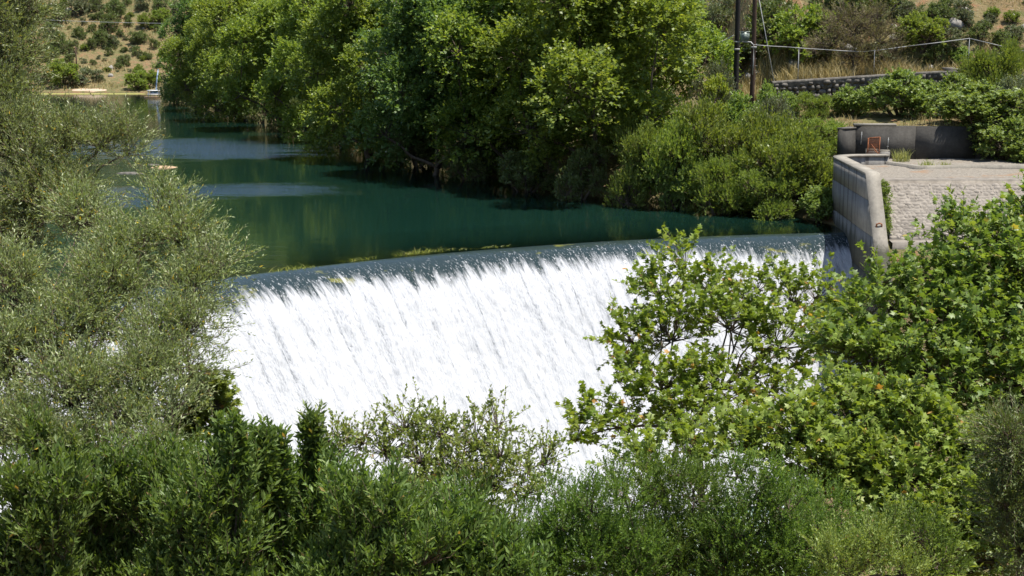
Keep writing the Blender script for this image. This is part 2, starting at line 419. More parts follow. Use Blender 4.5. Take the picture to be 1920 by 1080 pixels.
# ------------------------------------------------------------------ lake surface
m, t, out = newmat('green_lake_water'); LAKE = m
pos = geo_pos(t)
dep = N(t, 'ShaderNodeAttribute', attribute_name='depth').outputs['Fac']
rip = N(t, 'ShaderNodeAttribute', attribute_name='ripple').outputs['Fac']
fine = noise(t, mapping(t, pos, (1.0, 2.2, 1)), 2.2, 3, 0.55)
swell = noise(t, mapping(t, pos, (0.25, 1.0, 1)), 0.55, 2, 0.5)
pat = noise(t, mapping(t, pos, (0.10, 0.45, 1)), 1.0, 5, 0.6)
msk = math_(t, 'MULTIPLY', rip, mapr(t, pat, 0.30, 0.55))
hgt = math_(t, 'ADD', math_(t, 'MULTIPLY', swell, 0.03), math_(t, 'MULTIPLY', fine, math_(t, 'MULTIPLY_ADD', msk, 0.42, 0.006)))
bn = bump(t, hgt, 1.0, 0.5)
deepc = principled(t, (0.005, 0.021, 0.015), 0.5, 0.0, bn)
clear = N(t, 'ShaderNodeBsdfTransparent'); clear.inputs[0].default_value = (0.80, 0.86, 0.70, 1)
body = t.nodes.new('ShaderNodeMixShader')
t.links.new(math_(t, 'SUBTRACT', 1.0, math_(t, 'POWER', 2.718, math_(t, 'MULTIPLY', dep, -0.75))), body.inputs[0])
t.links.new(clear.outputs[0], body.inputs[1]); t.links.new(deepc.outputs[0], body.inputs[2])
gl = N(t, 'ShaderNodeBsdfGlossy'); gl.inputs['Roughness'].default_value = 0.035
t.links.new(bn, gl.inputs['Normal'])
fr = N(t, 'ShaderNodeFresnel'); fr.inputs[0].default_value = 1.33
mx = t.nodes.new('ShaderNodeMixShader')
t.links.new(fr.outputs[0], mx.inputs[0]); t.links.new(body.outputs[0], mx.inputs[1]); t.links.new(gl.outputs[0], mx.inputs[2])
t.links.new(mx.outputs[0], out.inputs[0])
# sheet: rows in distance upstream of the crest, columns by direction
rr = np.concatenate([np.arange(-0.8, -8, -0.35), np.geomspace(-8, -230, 90)])
aa = np.concatenate([np.linspace(TH_L + 1.1, TH_L, 40)[:-1], np.linspace(TH_L, TH_R, 120), np.linspace(TH_R, TH_R - 0.25, 10)[1:]])
RA, AA = np.meshgrid(rr, aa, indexing='ij')
lx = AC[0] + (AR - RA) * np.cos(AA); ly = AC[1] + (AR - RA) * np.sin(AA)
lz = np.zeros_like(lx)
depth = np.clip(0.30 + np.maximum(-RA - 1.2, 0) * 0.30, 0, 4.0)
hb_ = -height(lx, ly)
depth = np.where(RA < -8, np.clip(hb_, 0.0, 4.0) * 0.9 + 0.1, depth)
def patch(x, y, cx, cy, rx, ry, ang):
    c, s = math.cos(ang), math.sin(ang)
    u = ((x - cx) * c + (y - cy) * s) / rx; v = (-(x - cx) * s + (y - cy) * c) / ry
    d = np.sqrt(u * u + v * v) + (fbm(x / 5, y / 5, 3, 9) - 0.5) * 0.9
    return sstep(d, 1.35, 0.15)
P1 = onz(420, 278, 0); P2 = onz(400, 358, 0); P3 = onz(230, 372, 0)
ripple = np.maximum.reduce([patch(lx, ly, P1[0], P1[1], 17.0, 12.0, -0.1), patch(lx, ly, P2[0], P2[1], 10.0, 4.6, 0.12) * 0.9, patch(lx, ly, P3[0], P3[1], 5, 4.5, 0.1)])
n0, n1_ = lx.shape
i = (np.arange(n0 - 1)[:, None] * n1_ + np.arange(n1_ - 1)[None, :]).ravel()
lake = mesh_np('lake_water', np.stack([lx.ravel(), ly.ravel(), lz.ravel()], 1), np.stack([i, i + 1, i + n1_ + 1, i + n1_], 1), LAKE,
               attrs={'depth': depth.ravel(), 'ripple': ripple.ravel()}, smooth=True)
tag(lake, kind='structure')

# ------------------------------------------------------------------ the spillway: concrete body and the sheet of water on it
tt = np.linspace(0, ARC_LEN, 90)
prof = [(-3.2, -4.5), (-2.6, -0.75), (-1.6, -0.42), (-0.8, -0.36)] + [(r, float(flow_z(np.array(r))) - 0.38) for r in np.linspace(0, 8.6, 22)]
V = np.array([[*arcpt(a, r), z] for a in tt for r, z in prof]); k = len(prof)
i = (np.arange(len(tt) - 1)[:, None] * k + np.arange(k - 1)[None, :]).ravel()
m, t, out = newmat('algae_stained_sill_concrete')
pos = geo_pos(t); a = noise(t, pos, 1.6, 5, 0.6)
c = ramp(t, a, [(0.35, (0.075, 0.06, 0.02)), (0.52, (0.15, 0.12, 0.035)), (0.68, (0.20, 0.19, 0.05))])
p = principled(t, c, 0.9, 0.2, bump(t, a, 0.5, 0.1)); t.links.new(p.outputs[0], out.inputs[0])
sp = empty('spillway', (*arcpt(ARC_LEN / 2, 3), -11.0), 'long curved concrete spillway with the whole river sheeting over it', 'spillway')
mesh_np('weir_body', V - np.array(sp.location), np.stack([i, i + 1, i + k + 1, i + k], 1), m, sp, smooth=True)

m, t, out = newmat('falling_white_water'); FALL = m
fl = N(t, 'ShaderNodeAttribute', attribute_name='flow').outputs['Vector']
sxyz = t.nodes.new('ShaderNodeSeparateXYZ'); t.links.new(fl, sxyz.inputs[0]); S = sxyz.outputs[1]
st1 = noise(t, mapping(t, fl, (1.1, 0.10, 1)), 1.0, 5, 0.65, 0.2)
st2 = noise(t, mapping(t, fl, (4.5, 0.65, 1)), 1.0, 5, 0.65, 0.5)
st3 = noise(t, mapping(t, fl, (12.0, 4.5, 1)), 1.0, 4, 0.6, 0.8)
big = noise(t, mapping(t, fl, (0.22, 0.05, 1)), 1.0, 2, 0.5)
on = math_(t, 'ADD', S, math_(t, 'MULTIPLY', math_(t, 'SUBTRACT', st1, 0.5), 2.6))
on = math_(t, 'ADD', on, math_(t, 'MULTIPLY', math_(t, 'SUBTRACT', st2, 0.5), 2.6))
on = math_(t, 'ADD', on, math_(t, 'MULTIPLY', math_(t, 'SUBTRACT', big, 0.5), 1.6))
foam = mapr(t, on, 1.4, 2.55)
sparkle = math_(t, 'MULTIPLY', mapr(t, st3, 0.57, 0.63), mapr(t, on, 0.3, 1.7))  # white foam flecks, also painting sun sparkle into the dark lip's colour
foam = math_(t, 'MAXIMUM', foam, math_(t, 'MULTIPLY', sparkle, 0.9))
st4 = noise(t, mapping(t, fl, (2.6, 0.09, 1)), 1.0, 4, 0.7, 0.6)
hole = math_(t, 'MULTIPLY', mapr(t, math_(t, 'MULTIPLY_ADD', st3, 0.32, math_(t, 'MULTIPLY_ADD', st4, 0.36, math_(t, 'MULTIPLY', st2, 0.32))), 0.45, 0.36), mapr(t, S, 13.0, 2.5, 0.2, 0.55))
foam = math_(t, 'SUBTRACT', foam, hole, clamp=True)
hgt = math_(t, 'ADD', math_(t, 'MULTIPLY', st2, 0.06), math_(t, 'MULTIPLY', st3, math_(t, 'MULTIPLY_ADD', foam, 0.05, 0.012)))
bn = bump(t, hgt, 0.85, 1.0)
wc = mixc(t, mapr(t, noise(t, mapping(t, fl, (0.5, 0.9, 1)), 1.0, 4, 0.6), 0.60, 0.70), (0.020, 0.032, 0.034), (0.13, 0.13, 0.035))
bw = bump(t, math_(t, 'ADD', math_(t, 'MULTIPLY', st2, 0.03), math_(t, 'MULTIPLY', st3, math_(t, 'MULTIPLY', mapr(t, on, 0.9, 3.0), 0.045))), 0.8, 1.0)
wat = principled(t, wc, 0.035, 0.30, bw); wat.inputs['IOR'].default_value = 1.33
st5 = noise(t, mapping(t, fl, (24.0, 4.5, 1)), 1.0, 4, 0.7, 0.4)
fc = ramp(t, math_(t, 'MULTIPLY_ADD', st5, 0.6, math_(t, 'MULTIPLY', st4, 0.4)), [(0.35, (0.24, 0.255, 0.28)), (0.47, (0.38, 0.39, 0.41)), (0.60, (0.45, 0.455, 0.47))])
fo = principled(t, fc, 0.65, 0.2, bn)
mx = t.nodes.new('ShaderNodeMixShader'); t.links.new(foam, mx.inputs[0])
t.links.new(wat.outputs[0], mx.inputs[1]); t.links.new(fo.outputs[0], mx.inputs[2]); t.links.new(mx.outputs[0], out.inputs[0])

tt = np.linspace(0, ARC_LEN, 560)
rr = np.concatenate([np.linspace(-0.8, 2.5, 60), np.linspace(2.5, 9.2, 120)[1:]])
zz = flow_z(rr)
ss = np.concatenate([[0], np.cumsum(np.hypot(np.diff(rr), np.diff(zz)))])
TT, RR = np.meshgrid(tt, rr); SS = np.broadcast_to(ss[:, None], TT.shape); ZZ = np.broadcast_to(zz[:, None], TT.shape)
slope = np.gradient(zz, rr); nl = np.sqrt(1 + slope ** 2)
nr = (-slope / nl)[:, None]; nz = (1 / nl)[:, None]
amp = sstep(SS, 0.3, 4.0)
d = (fbm(TT * 1.3, SS * 0.16, 3, 2) - 0.5) * 0.22 * amp + (fbm(TT * 5.0, SS * 0.9, 3, 4) - 0.5) * 0.16 * amp + (vnoise(TT * 9, SS * 3.0, 8) - 0.5) * 0.07 * amp
lipn = (fbm(TT * 0.8, SS * 0.5, 2, 6) - 0.5) * 0.10 * sstep(SS, 0.2, 1.2)
d = d + lipn
fx, fy = arcpt(TT, RR + d * nr); fz = ZZ + d * nz
k = len(tt); i = (np.arange(len(rr) - 1)[:, None] * k + np.arange(k - 1)[None, :]).ravel()
o = mesh_np('falling_water', np.stack([fx.ravel(), fy.ravel(), fz.ravel()], 1) - np.array(sp.location), np.stack([i, i + k, i + k + 1, i + 1], 1), FALL, sp,
            attrs={'flow': np.stack([TT.ravel(), SS.ravel(), np.zeros(TT.size)], 1)}, smooth=True)
tag(o, 'white foaming sheet of falling water with a dark smooth lip')

# plunge pool
m, t, out = newmat('churned_tailwater')
pos = geo_pos(t); a = noise(t, pos, 0.6, 6, 0.7)
c = ramp(t, a, [(0.4, (0.10, 0.20, 0.17)), (0.55, (0.75, 0.80, 0.80))])
p = principled(t, c, 0.35, 0.5, bump(t, a, 0.6, 0.4)); t.links.new(p.outputs[0], out.inputs[0])
gx, gy = np.meshgrid(np.linspace(-30, 24, 60), np.linspace(34, 66, 40))
rd = AR - np.hypot(gx - AC[0], gy - AC[1])
gzv = np.where(rd > 3, -10.3 + (fbm(gx, gy, 3, 1) - .5) * 0.4, -10.3)
i = (np.arange(39)[:, None] * 60 + np.arange(59)[None, :]).ravel()
tag(mesh_np('river_water', np.stack([gx.ravel(), gy.ravel(), gzv.ravel()], 1), np.stack([i, i + 1, i + 61, i + 60], 1), m, smooth=True), kind='structure')


# ------------------------------------------------------------------ abutment wall beside the spillway
def path_resample(P, step):
    P = np.asarray(P, float); L_ = np.r_[0, np.cumsum(np.linalg.norm(np.diff(P, axis=0), axis=1))]
    n = max(2, int(L_[-1] / step) + 1); u = np.linspace(0, L_[-1], n)
    return np.stack([np.interp(u, L_, P[:, j]) for j in range(P.shape[1])], 1)
WTOP = 3.45
arc_ = [(16.72 + 1.9 - 1.9 * math.cos(a), 73.0 + 1.9 * math.sin(a)) for a in np.linspace(0, math.pi / 2, 9)]
wp = path_resample([(15.75, 55.0), (16.2, 64.3)] , 0.3)
wp2 = path_resample([(16.2, 64.3), (16.72, 72.9)] + arc_[1:] + [(19.9, 74.95)], 0.25)
wpath = np.vstack([wp, wp2[1:]])
def wall_top(y): return np.where(y >= 64.3, WTOP, WTOP - (64.3 - y) * 1.2)
def offs(P, d):
    T = nrm(np.gradient(P, axis=0)); return P + np.stack([T[:, 1], -T[:, 0]], 1) * d      # to the right of travel
aw = empty('abutment_wall', (16.5, 68.0, -4.0), 'tall board-marked concrete wing wall closing the spillway end', 'wall')
AWO = np.array(aw.location)
WT = 0.56
lift_z = [-12.0, -3.0, -1.05, 0.75, 2.25, 3.60]
inner = offs(wpath, WT)
ytop = wpath[:, 1]
wt = wall_top(wpath[:, 1]) - 0.10
for q in range(5):
    z0, z1 = lift_z[q] + 0.012, lift_z[q + 1] - 0.012
    ins = 0.0 if q % 2 else 0.008
    top = np.minimum(wt, z1)
    sel = np.where(top > z0 + 0.02)[0]
    a, b = sel[0], sel[-1] + 1
    n = b - a
    Pl = offs(wpath, ins)[a:b]; Pr = inner[a:b]
    V = np.vstack([np.c_[Pl, np.full(n, z0)], np.c_[Pl, top[a:b]], np.c_[Pr, top[a:b]], np.c_[Pr, np.full(n, z0)]])
    Q = []
    for e in range(n - 1):
        for c_ in range(4):
            c2 = (c_ + 1) % 4
            Q.append((c_ * n + e, c_ * n + e + 1, c2 * n + e + 1, c2 * n + e))
    Q.append((0, n, 2 * n, 3 * n)); Q.append((n - 1, 4 * n - 1, 3 * n - 1, 2 * n - 1))
    mesh_np('wall_panel', V - AWO, np.array(Q), CONC, aw)
# coping, proud of the wall by a few mm
n = len(wpath); Pl = offs(wpath, -0.02); Pr = offs(wpath, WT + 0.06); z1 = wall_top(wpath[:, 1]); z0 = z1 - 0.098
V = np.vstack([np.c_[Pl, z0], np.c_[Pl, z1], np.c_[Pr, z1], np.c_[Pr, z0]])
Q = []
for e in range(n - 1):
    for c_ in range(4):
        c2 = (c_ + 1) % 4; Q.append((c_ * n + e, c_ * n + e + 1, c2 * n + e + 1, c2 * n + e))
Q += [(0, n, 2 * n, 3 * n), (n - 1, 4 * n - 1, 3 * n - 1, 2 * n - 1)]
mesh_np('coping', V - AWO, np.array(Q), CONC_TOP, aw)
mb = MB(); c0 = np.array([16.42, 62.42, float(wall_top(np.array(62.42)))])
mb.tube([c0 + (-.12, 0, .0), c0 + (-.12, 0, .12), c0 + (0, -.02, .17), c0 + (.12, 0, .12), c0 + (.12, 0, 0)], 0.035, 6)
mb.build('lifting_loop', RUST, aw, origin=AWO)

# stone-paved revetment slope behind the wall
rv = empty('stone_revetment', (22, 64, 0.5), 'sloping bank paved with small pale stones beside the concrete wing wall', 'revetment')
RVO = np.array(rv.location)
def rev_z(y): return 3.02 - (65.2 - y) * 1.04
def slab(mb, pts_yz, x0, x1):
    k = len(pts_yz)
    V = [(x0, y, z) for y, z in pts_yz] + [(x1, y, z) for y, z in pts_yz]
    Q = [(a, (a + 1) % k, k + (a + 1) % k, k + a) for a in range(k)]
    mb.add(V, Q)
mb = MB(); slab(mb, [(62.9, rev_z(62.9) - .05), (65.2, rev_z(65.2) - .05), (65.2, 2.2), (62.9, 0.1)], 17.05, 36)
mb.build('mortar_bed', MORTAR, rv, origin=RVO)
rng = np.random.RandomState(5)
mb = MB()
y0, step = 62.95, 0.17
while y0 < 65.1:
    x0 = 17.05 + rng.rand() * .1
    while x0 < 34:
        wd = 0.10 + rng.rand() ** 1.5 * 0.30; hh = step * (0.8 + rng.rand() * .35)
        yc = y0 + (rng.rand() - .5) * .06
        a = rng.rand(7) * 0.5 + 0.75; ang = np.sort(np.arange(7) / 7 * 6.283 + (rng.rand(7) - .5) * .5)
        u = np.cos(ang) * wd * .54 * a; v = np.sin(ang) * hh * .62 * a
        lift = 0.001 + rng.rand() ** 2 * 0.014
        base = np.stack([x0 + wd / 2 + u, yc + v * .70, rev_z(yc + v * .70) - 0.055], 1)
        topv = np.stack([x0 + wd / 2 + u * .86, yc + v * .6 - lift * .7, rev_z(yc + v * .6) - 0.045 + lift * 1.0 + (rng.rand(7) - .5) * .02], 1)
        V = np.vstack([base, topv, topv.mean(0) + (0, 0, .008)])
        Q = [(e, (e + 1) % 7, 7 + (e + 1) % 7, 7 + e) for e in range(7)]
        T3 = [(7 + e, 7 + (e + 1) % 7, 14) for e in range(7)]
        mb.add(V, Q, T3); x0 += wd + 0.012
    y0 += step * .72
tag(mb.build('paving_stones', PAVE, rv, origin=RVO), kind='stuff')
mb = MB(); slab(mb, [(65.2, 3.04), (65.95, 3.06), (65.95, 2.3), (65.2, 2.3)], 17.0, 36)
mb.build('top_band', MORTAR, rv, origin=RVO)
mb = MB(); slab(mb, [(62.2, .50), (62.9, .56), (62.9, 0.0), (62.2, -.3)], 17.0, 36)
mb.build('toe_ledge', MORTAR, rv, origin=RVO)
# soil-and-litter platform behind
gx, gy = np.meshgrid(np.linspace(16.9, 36, 70), np.linspace(65.95, 78.3, 50))
gx = np.maximum(gx, wall_x(gy) + .45)
gz_ = 2.93 + (fbm(gx * .8, gy * .8, 3, 3) - .5) * .16
i = (np.arange(49)[:, None] * 70 + np.arange(69)[None, :]).ravel()
m, t, out = newmat('gravel_and_red_litter')
pos = geo_pos(t); a = noise(t, pos, 0.55, 5, 0.6); b = noise(t, pos, 9, 5, .7)
c = ramp(t, b, [(0.35, (0.13, 0.115, 0.095)), (0.65, (0.25, 0.225, 0.19))])
c = mixc(t, mapr(t, a, .54, .70), c, (0.22, 0.14, 0.085))
p = principled(t, c, .95, .1, bump(t, b, .7, .06)); t.links.new(p.outputs[0], out.inputs[0])
tag(mesh_np('path', np.stack([gx.ravel(), gy.ravel(), gz_.ravel()], 1), np.stack([i, i + 1, i + 71, i + 70], 1), m, smooth=True), kind='structure')

def bar(name, P, wd, hh, mat, label, cat, drop=0.3):
    """a kerb-like strip along a plan path; P rows are x, y, top z"""
    P = path_resample(P, 0.4); n = len(P)
    l_, r_ = offs(P[:, :2], -wd / 2), offs(P[:, :2], wd / 2)
    V = np.vstack([np.c_[l_, P[:, 2] - hh - drop], np.c_[l_, P[:, 2]], np.c_[r_, P[:, 2]], np.c_[r_, P[:, 2] - hh - drop]])
    Q = []
    for e in range(n - 1):
        for c_ in range(4):
            c2 = (c_ + 1) % 4; Q.append((c_ * n + e, c_ * n + e + 1, c2 * n + e + 1, c2 * n + e))
    Q += [(0, n, 2 * n, 3 * n), (n - 1, 4 * n - 1, 3 * n - 1, 2 * n - 1)]
    c = P.mean(0); o = mesh_np(name, V - c, np.array(Q), mat); o.location = c
    return tag(o, label, cat)
k1 = onz(1637, 298, 3.10); k2 = onz(1722, 311, 3.10); k3 = onz(1830, 309, 3.10); k4 = onz(1990, 309, 3.10)
bar('concrete_kerb', [k1, k2, k3, k4], 0.32, 0.2, CONC_TOP, 'low pale concrete kerb bending across the platform behind the wing wall', 'kerb')
bl = empty('concrete_block', (*onz(1634, 297, 2.95)[:2], 2.93), 'low dark concrete block beneath the rusty mesh gate', 'block')
mb = MB(); mb.box((0, 0, .22), (0.62, .8, .52)); mb.box((.65, .1, .2), (.62, .6, .46)); mb.build('block_body', CONC, bl)
mb = MB(); mb.box((0, 0, .51), (0.66, .84, .06)); mb.box((.66, .1, .46), (.58, .64, .06)); mb.build('block_cap', CONC_TOP, bl)

# back retaining wall
ra = aty(1604, 232, 78.2); rb = aty(1822, 236, 78.2)
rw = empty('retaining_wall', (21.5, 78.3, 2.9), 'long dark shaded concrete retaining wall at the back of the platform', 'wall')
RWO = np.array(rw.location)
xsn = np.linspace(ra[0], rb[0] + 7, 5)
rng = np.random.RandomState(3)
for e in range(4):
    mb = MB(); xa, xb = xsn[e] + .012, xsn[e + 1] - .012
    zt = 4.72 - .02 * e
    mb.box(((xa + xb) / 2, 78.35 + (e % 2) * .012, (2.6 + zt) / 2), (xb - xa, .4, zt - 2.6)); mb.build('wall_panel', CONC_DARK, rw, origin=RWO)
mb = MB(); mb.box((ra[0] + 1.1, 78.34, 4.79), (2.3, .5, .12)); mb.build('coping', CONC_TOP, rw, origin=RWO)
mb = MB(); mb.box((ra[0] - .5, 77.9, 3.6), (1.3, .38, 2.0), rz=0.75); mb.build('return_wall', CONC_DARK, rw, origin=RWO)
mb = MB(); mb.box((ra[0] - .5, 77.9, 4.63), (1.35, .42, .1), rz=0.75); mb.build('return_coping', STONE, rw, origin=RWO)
for px, py0, py1, lab in ((1614, 271, 247, 'thin pale pipe fixed upright on the dark retaining wall, left of the gate'), (1664, 279, 258, 'thin pale pipe fixed upright on the dark retaining wall, right of the gate')):
    b0, b1_ = aty(px, py0, 78.11), aty(px + 2, py1, 78.11)
    o = empty('wall_pipe', b0, lab, 'pipe')
    mb = MB(); mb.tube([(0, 0, 0), (b1_ - b0) * .5, b1_ - b0], [.02, .02, .018], 6); mb.build('pipe_body', GALV, o)
    for q in (.2, .8):
        mb = MB(); c_ = (b1_ - b0) * q; mb.box((c_[0], .02, c_[2]), (.09, .06, .03)); mb.build('bracket', GALV, o)

# rusty mesh gate
g0 = aty(1624, 283, 75.3); g1 = aty(1649, 283, 75.3)
gt = empty('mesh_gate', (g0[0], g0[1], 2.95), 'small rusty wire mesh gate standing behind the wing wall', 'gate')
gw = g1[0] - g0[0]; gh = 1.32
mb = MB()
mb.tube([(0, 0, 0), (.06, 0, gh * .5), (.12, 0, gh)], .03, 6); mb.tube([(gw, 0, 0), (gw - .02, 0, gh * .5), (gw, 0, gh + .04)], .03, 6)
mb.tube([(.12, 0, gh), (gw, 0, gh + .04)], .028, 6); mb.tube([(.0, 0, .05), (gw, 0, .05)], .028, 6)
mb.build('gate_frame', RUST, gt)
for j in range(12):
    mb = MB(); xx = gw * (j + 1) / 13; mb.tube([(xx, 0, .05), (xx + .02, 0, gh)], .013, 4); mb.build('mesh_wire', RUST, gt)
for j in range(15):
    mb = MB(); z_ = .05 + gh * (j + 1) / 16; mb.tube([(.05, .01, z_), (gw, .01, z_)], .013, 4); mb.build('mesh_wire', RUST, gt)
mb = MB(); mb.tube([(gw * .35, -.02, gh * .75), (gw + .3, -.3, -.05)], .022, 6); mb.tube([(gw * .6, -.02, gh * .5), (gw + .45, -.4, -.05)], .016, 6); mb.build('brace', RUST, gt)

# ------------------------------------------------------------------ dry stone terrace wall on the hill
w0 = aty(1448, 153, 91.4); w1 = aty(1560, 146, 91.5); w2 = aty(1700, 137, 91.6); w3 = aty(1795, 132, 91.7)
tw = empty('terrace_wall', (21.5, 91.6, 5.4), 'dark dry-stone terrace wall holding up the grassy ledge', 'wall')
TWO = np.array(tw.location)
WP = path_resample([w0, w1, w2, w3], 0.25)
rng = np.random.RandomState(11)
def stone_mesh(seed):
    r = np.random.RandomState(seed); V = []
    for z, s in ((-.5, .8), (0, 1), (.5, .8)):
        for a in range(6):
            an = a / 6 * 6.283 + (r.rand() - .5) * .5
            V.append((math.cos(an) * .5 * s * (.8 + r.rand() * .4), math.sin(an) * .5 * s * (.8 + r.rand() * .4), z * (.8 + .3 * r.rand())))
    V += [(0, 0, -.52), (0, 0, .52)]
    Q = [(r_ * 6 + a, r_ * 6 + (a + 1) % 6, r_ * 6 + 6 + (a + 1) % 6, r_ * 6 + 6 + a) for r_ in range(2) for a in range(6)]
    T3 = [((a + 1) % 6, a, 18) for a in range(6)] + [(12 + a, 12 + (a + 1) % 6, 19) for a in range(6)]
    o = mesh_np('stone', np.array(V), [np.array(Q), np.array(T3)], STONE); me = o.data; bpy.data.objects.remove(o); return me
STM = [stone_mesh(q) for q in range(7)]
cnt = 0
xcur = w0[0]; zrow = 0
bz = 5.15
rows = 6
for rrow in range(rows):
    x = w0[0] + rng.rand() * .2
    while x < w3[0] and cnt < 300:
        wd = .28 + rng.rand() * .34
        yb = np.interp(x, WP[:, 0], WP[:, 1]); zt = np.interp(x, WP[:, 0], WP[:, 2])
        hh = (zt - .12 - bz) / rows
        o = bpy.data.objects.new('stone', STM[rng.randint(7)]); COL.objects.link(o); o.parent = tw
        o.location = Vector((x + wd / 2, yb + .12 + (rng.rand() - .5) * .14, bz + hh * (rrow + .5) + (rng.rand() - .5) * .05)) - tw.location
        o.scale = (wd * 1.06, .42 + rng.rand() * .2, hh * 1.12); o.rotation_euler = ((rng.rand() - .5) * .3, (rng.rand() - .5) * .3, (rng.rand() - .5) * .4)
        x += wd; cnt += 1
print('stones', cnt)
mb = MB()
n = len(WP); l_ = WP[:, :2] + (0, -.10); r_ = WP[:, :2] + (0, .42)
V = np.vstack([np.c_[l_, WP[:, 2] - .14], np.c_[l_, WP[:, 2]], np.c_[r_, WP[:, 2] + .02], np.c_[r_, WP[:, 2] - 1.9]])
Q = []
for e in range(n - 1):
    for c_ in range(4):
        c2 = (c_ + 1) % 4; Q.append((c_ * n + e, c_ * n + e + 1, c2 * n + e + 1, c2 * n + e))
mb.add(V, Q); mb.build('coping', STONE, tw, origin=TWO)
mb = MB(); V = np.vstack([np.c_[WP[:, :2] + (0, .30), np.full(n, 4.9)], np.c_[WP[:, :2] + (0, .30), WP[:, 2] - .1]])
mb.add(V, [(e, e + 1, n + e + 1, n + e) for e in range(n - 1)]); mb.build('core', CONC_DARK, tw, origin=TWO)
# pale flat slab lying on the ledge
sb = onz(1785, 133, 7.28); mb = MB(); mb.box((0, 0, .03), (1.0, .5, .12), jit=.5, rng=rng); mb.box((-.1, .02, .12), (.75, .36, .08), jit=.5, rng=rng)
o = mb.build('flat_rock', PAVE); o.location = (w3[0] - .3, w3[1] + .3, w3[2] + .02); tag(o, 'pale flat slab of rock on the end of the terrace wall', 'rock')

# ------------------------------------------------------------------ utility poles, transformer, pipe rail, wires
def pole(px, py, Y, rad, hgt_, mat, lab, lean=0.0):
    b = aty(px, py, Y); z = gz(b[0], b[1])
    o = empty('utility_pole', (b[0], b[1], z - .3), lab, 'utility pole')
    mb = MB(); P = [(lean * q, 0, q) for q in np.linspace(0, hgt_, 9)]
    mb.tube(P, np.linspace(rad, rad * .72, 9), 12); mb.build('pole_shaft', mat, o, smooth=True)
    return o, b
pb, b1 = pole(1380, 145, 92.0, .19, 11.5, POLE_BLACK, 'thick tarred black utility pole left of the grey transformer')
pw, b2 = pole(1410, 185, 90.6, .165, 12.0, POLE_BROWN, 'brown wooden utility pole right of the grey transformer')
for o, b in ((pb, b1), (pw, b2)):
    for q in range(4):
        mb = MB(); z_ = 3.2 + q * .45; mb.tube([(-.22, -.02, z_), (.22, -.02, z_)], .018, 5); mb.build('step_bolt', GALV, o)
    mb = MB(); mb.box((0, -.02, 10.6), (2.2, .12, .14)); mb.build('cross_arm', POLE_BROWN, o)
    for q in (-.95, 0, .95):
        mb = MB(); mb.tube([(q, -.02, 10.67), (q, -.02, 10.8), (q, -.02, 10.92)], [.05, .075, .03], 8); mb.build('insulator', CERAMIC, o)
    mb = MB(); mb.tube([(0, 0, 4.3), (0, 0, 4.42)], [.2, .2], 12); mb.build('steel_band', GALV, o)
tr = empty('transformer', aty(1396, 78, 91.2), 'small grey-green transformer box mounted between the two utility poles', 'transformer')
mb = MB(); mb.box((0, 0, .30), (.52, .46, .56)); mb.build('tank', TRAFO, tr)
mb = MB(); mb.box((0, 0, .61), (.60, .54, .05)); mb.build('lid', TRAFO, tr)
for q in range(9):
    mb = MB(); mb.box((-.22 + q * .055, -.26, .30), (.018, .07, .46)); mb.build('cooling_fin', TRAFO, tr)
for q in (-.18, 0, .18):
    mb = MB(); mb.tube([(q, 0, .63), (q, 0, .70), (q, 0, .73), (q, 0, .80), (q, 0, .86)], [.03, .05, .03, .045, .015], 8); mb.build('bushing', CERAMIC, tr)
mb = MB(); mb.box((0, .05, -.03), (1.1, .12, .09)); mb.build('mounting_beam', GALV, tr)
# pipe: from the poles along the ledge
pr = empty('pipe_rail', (b2[0], b2[1], gz(b2[0], b2[1])), 'grey pipe rail running from the poles along the grassy ledge', 'pipe rail')
PRO = np.array(pr.location)
def seg(pts, rad, name, k=6, mat=GALV):
    mb = MB(); mb.tube(np.array(pts), rad, k); return mb.build(name, mat, pr, smooth=True, origin=PRO)
q0, q1, q2 = aty(1376, 78, 91.6), aty(1408, 79, 90.3), aty(1413, 84, 90.3)
seg([q0, q1, q2, aty(1413, 110, 90.3), aty(1411, 140, 90.3)], .035, 'down_pipe')
ra_ = [aty(1413, 84, 90.3), aty(1475, 88, 91.5), aty(1545, 93, 92.6), aty(1620, 97, 93.6), aty(1700, 87, 94.2), aty(1818, 72, 94.5), aty(1925, 97, 93.6), aty(1990, 112, 93)]
for a, b in zip(ra_[:-1], ra_[1:]): seg([a, (a + b) / 2 - (0, 0, .015), b], .028, 'rail_pipe')
for px, py, Yq in ((1498, 90, 91.9), (1818, 73, 94.5), (1640, 95, 93.7)):
    a = aty(px, py, Yq); seg([a + (0, 0, .02), (a[0], a[1], gz(a[0], a[1]) - .2)], .026, 'support_post')
gy0, gy1 = aty(1418, -30, 91), aty(1461, 138, 91.6)
mb = MB(); gy1[2] = gz(gy1[0], gy1[1]); mb.tube([gy0 - gy1, (gy0 - gy1) * .5, np.zeros(3)], .022, 5); o = mb.build('guy_wire', WIRE); o.location = gy1; tag(o, 'thin slanting guy wire anchored in the grass by the poles', 'wire')
a, b = aty(1300, 97, 95), aty(1376, 66, 91.8); mb = MB(); mb.tube([a - b, (a - b) * .5 - (0, 0, .15), np.zeros(3)], .022, 5)
o = mb.build('service_cable', WIRE); o.location = b; tag(o, 'short grey cable sagging left from the black pole', 'cable')
cp = aty(1842, 97, 96); o = empty('concrete_post', (cp[0], cp[1], gz(cp[0], cp[1]) - .1), 'stubby weathered concrete post behind the pipe rail', 'post')
mb = MB(); mb.box((0, 0, .45), (.26, .26, 1.0), jit=.12, rng=rng); mb.build('post_body', CONC_TOP, o); mb = MB(); mb.box((0, 0, .98), (.20, .20, .09)); mb.build('post_cap', CONC_TOP, o)
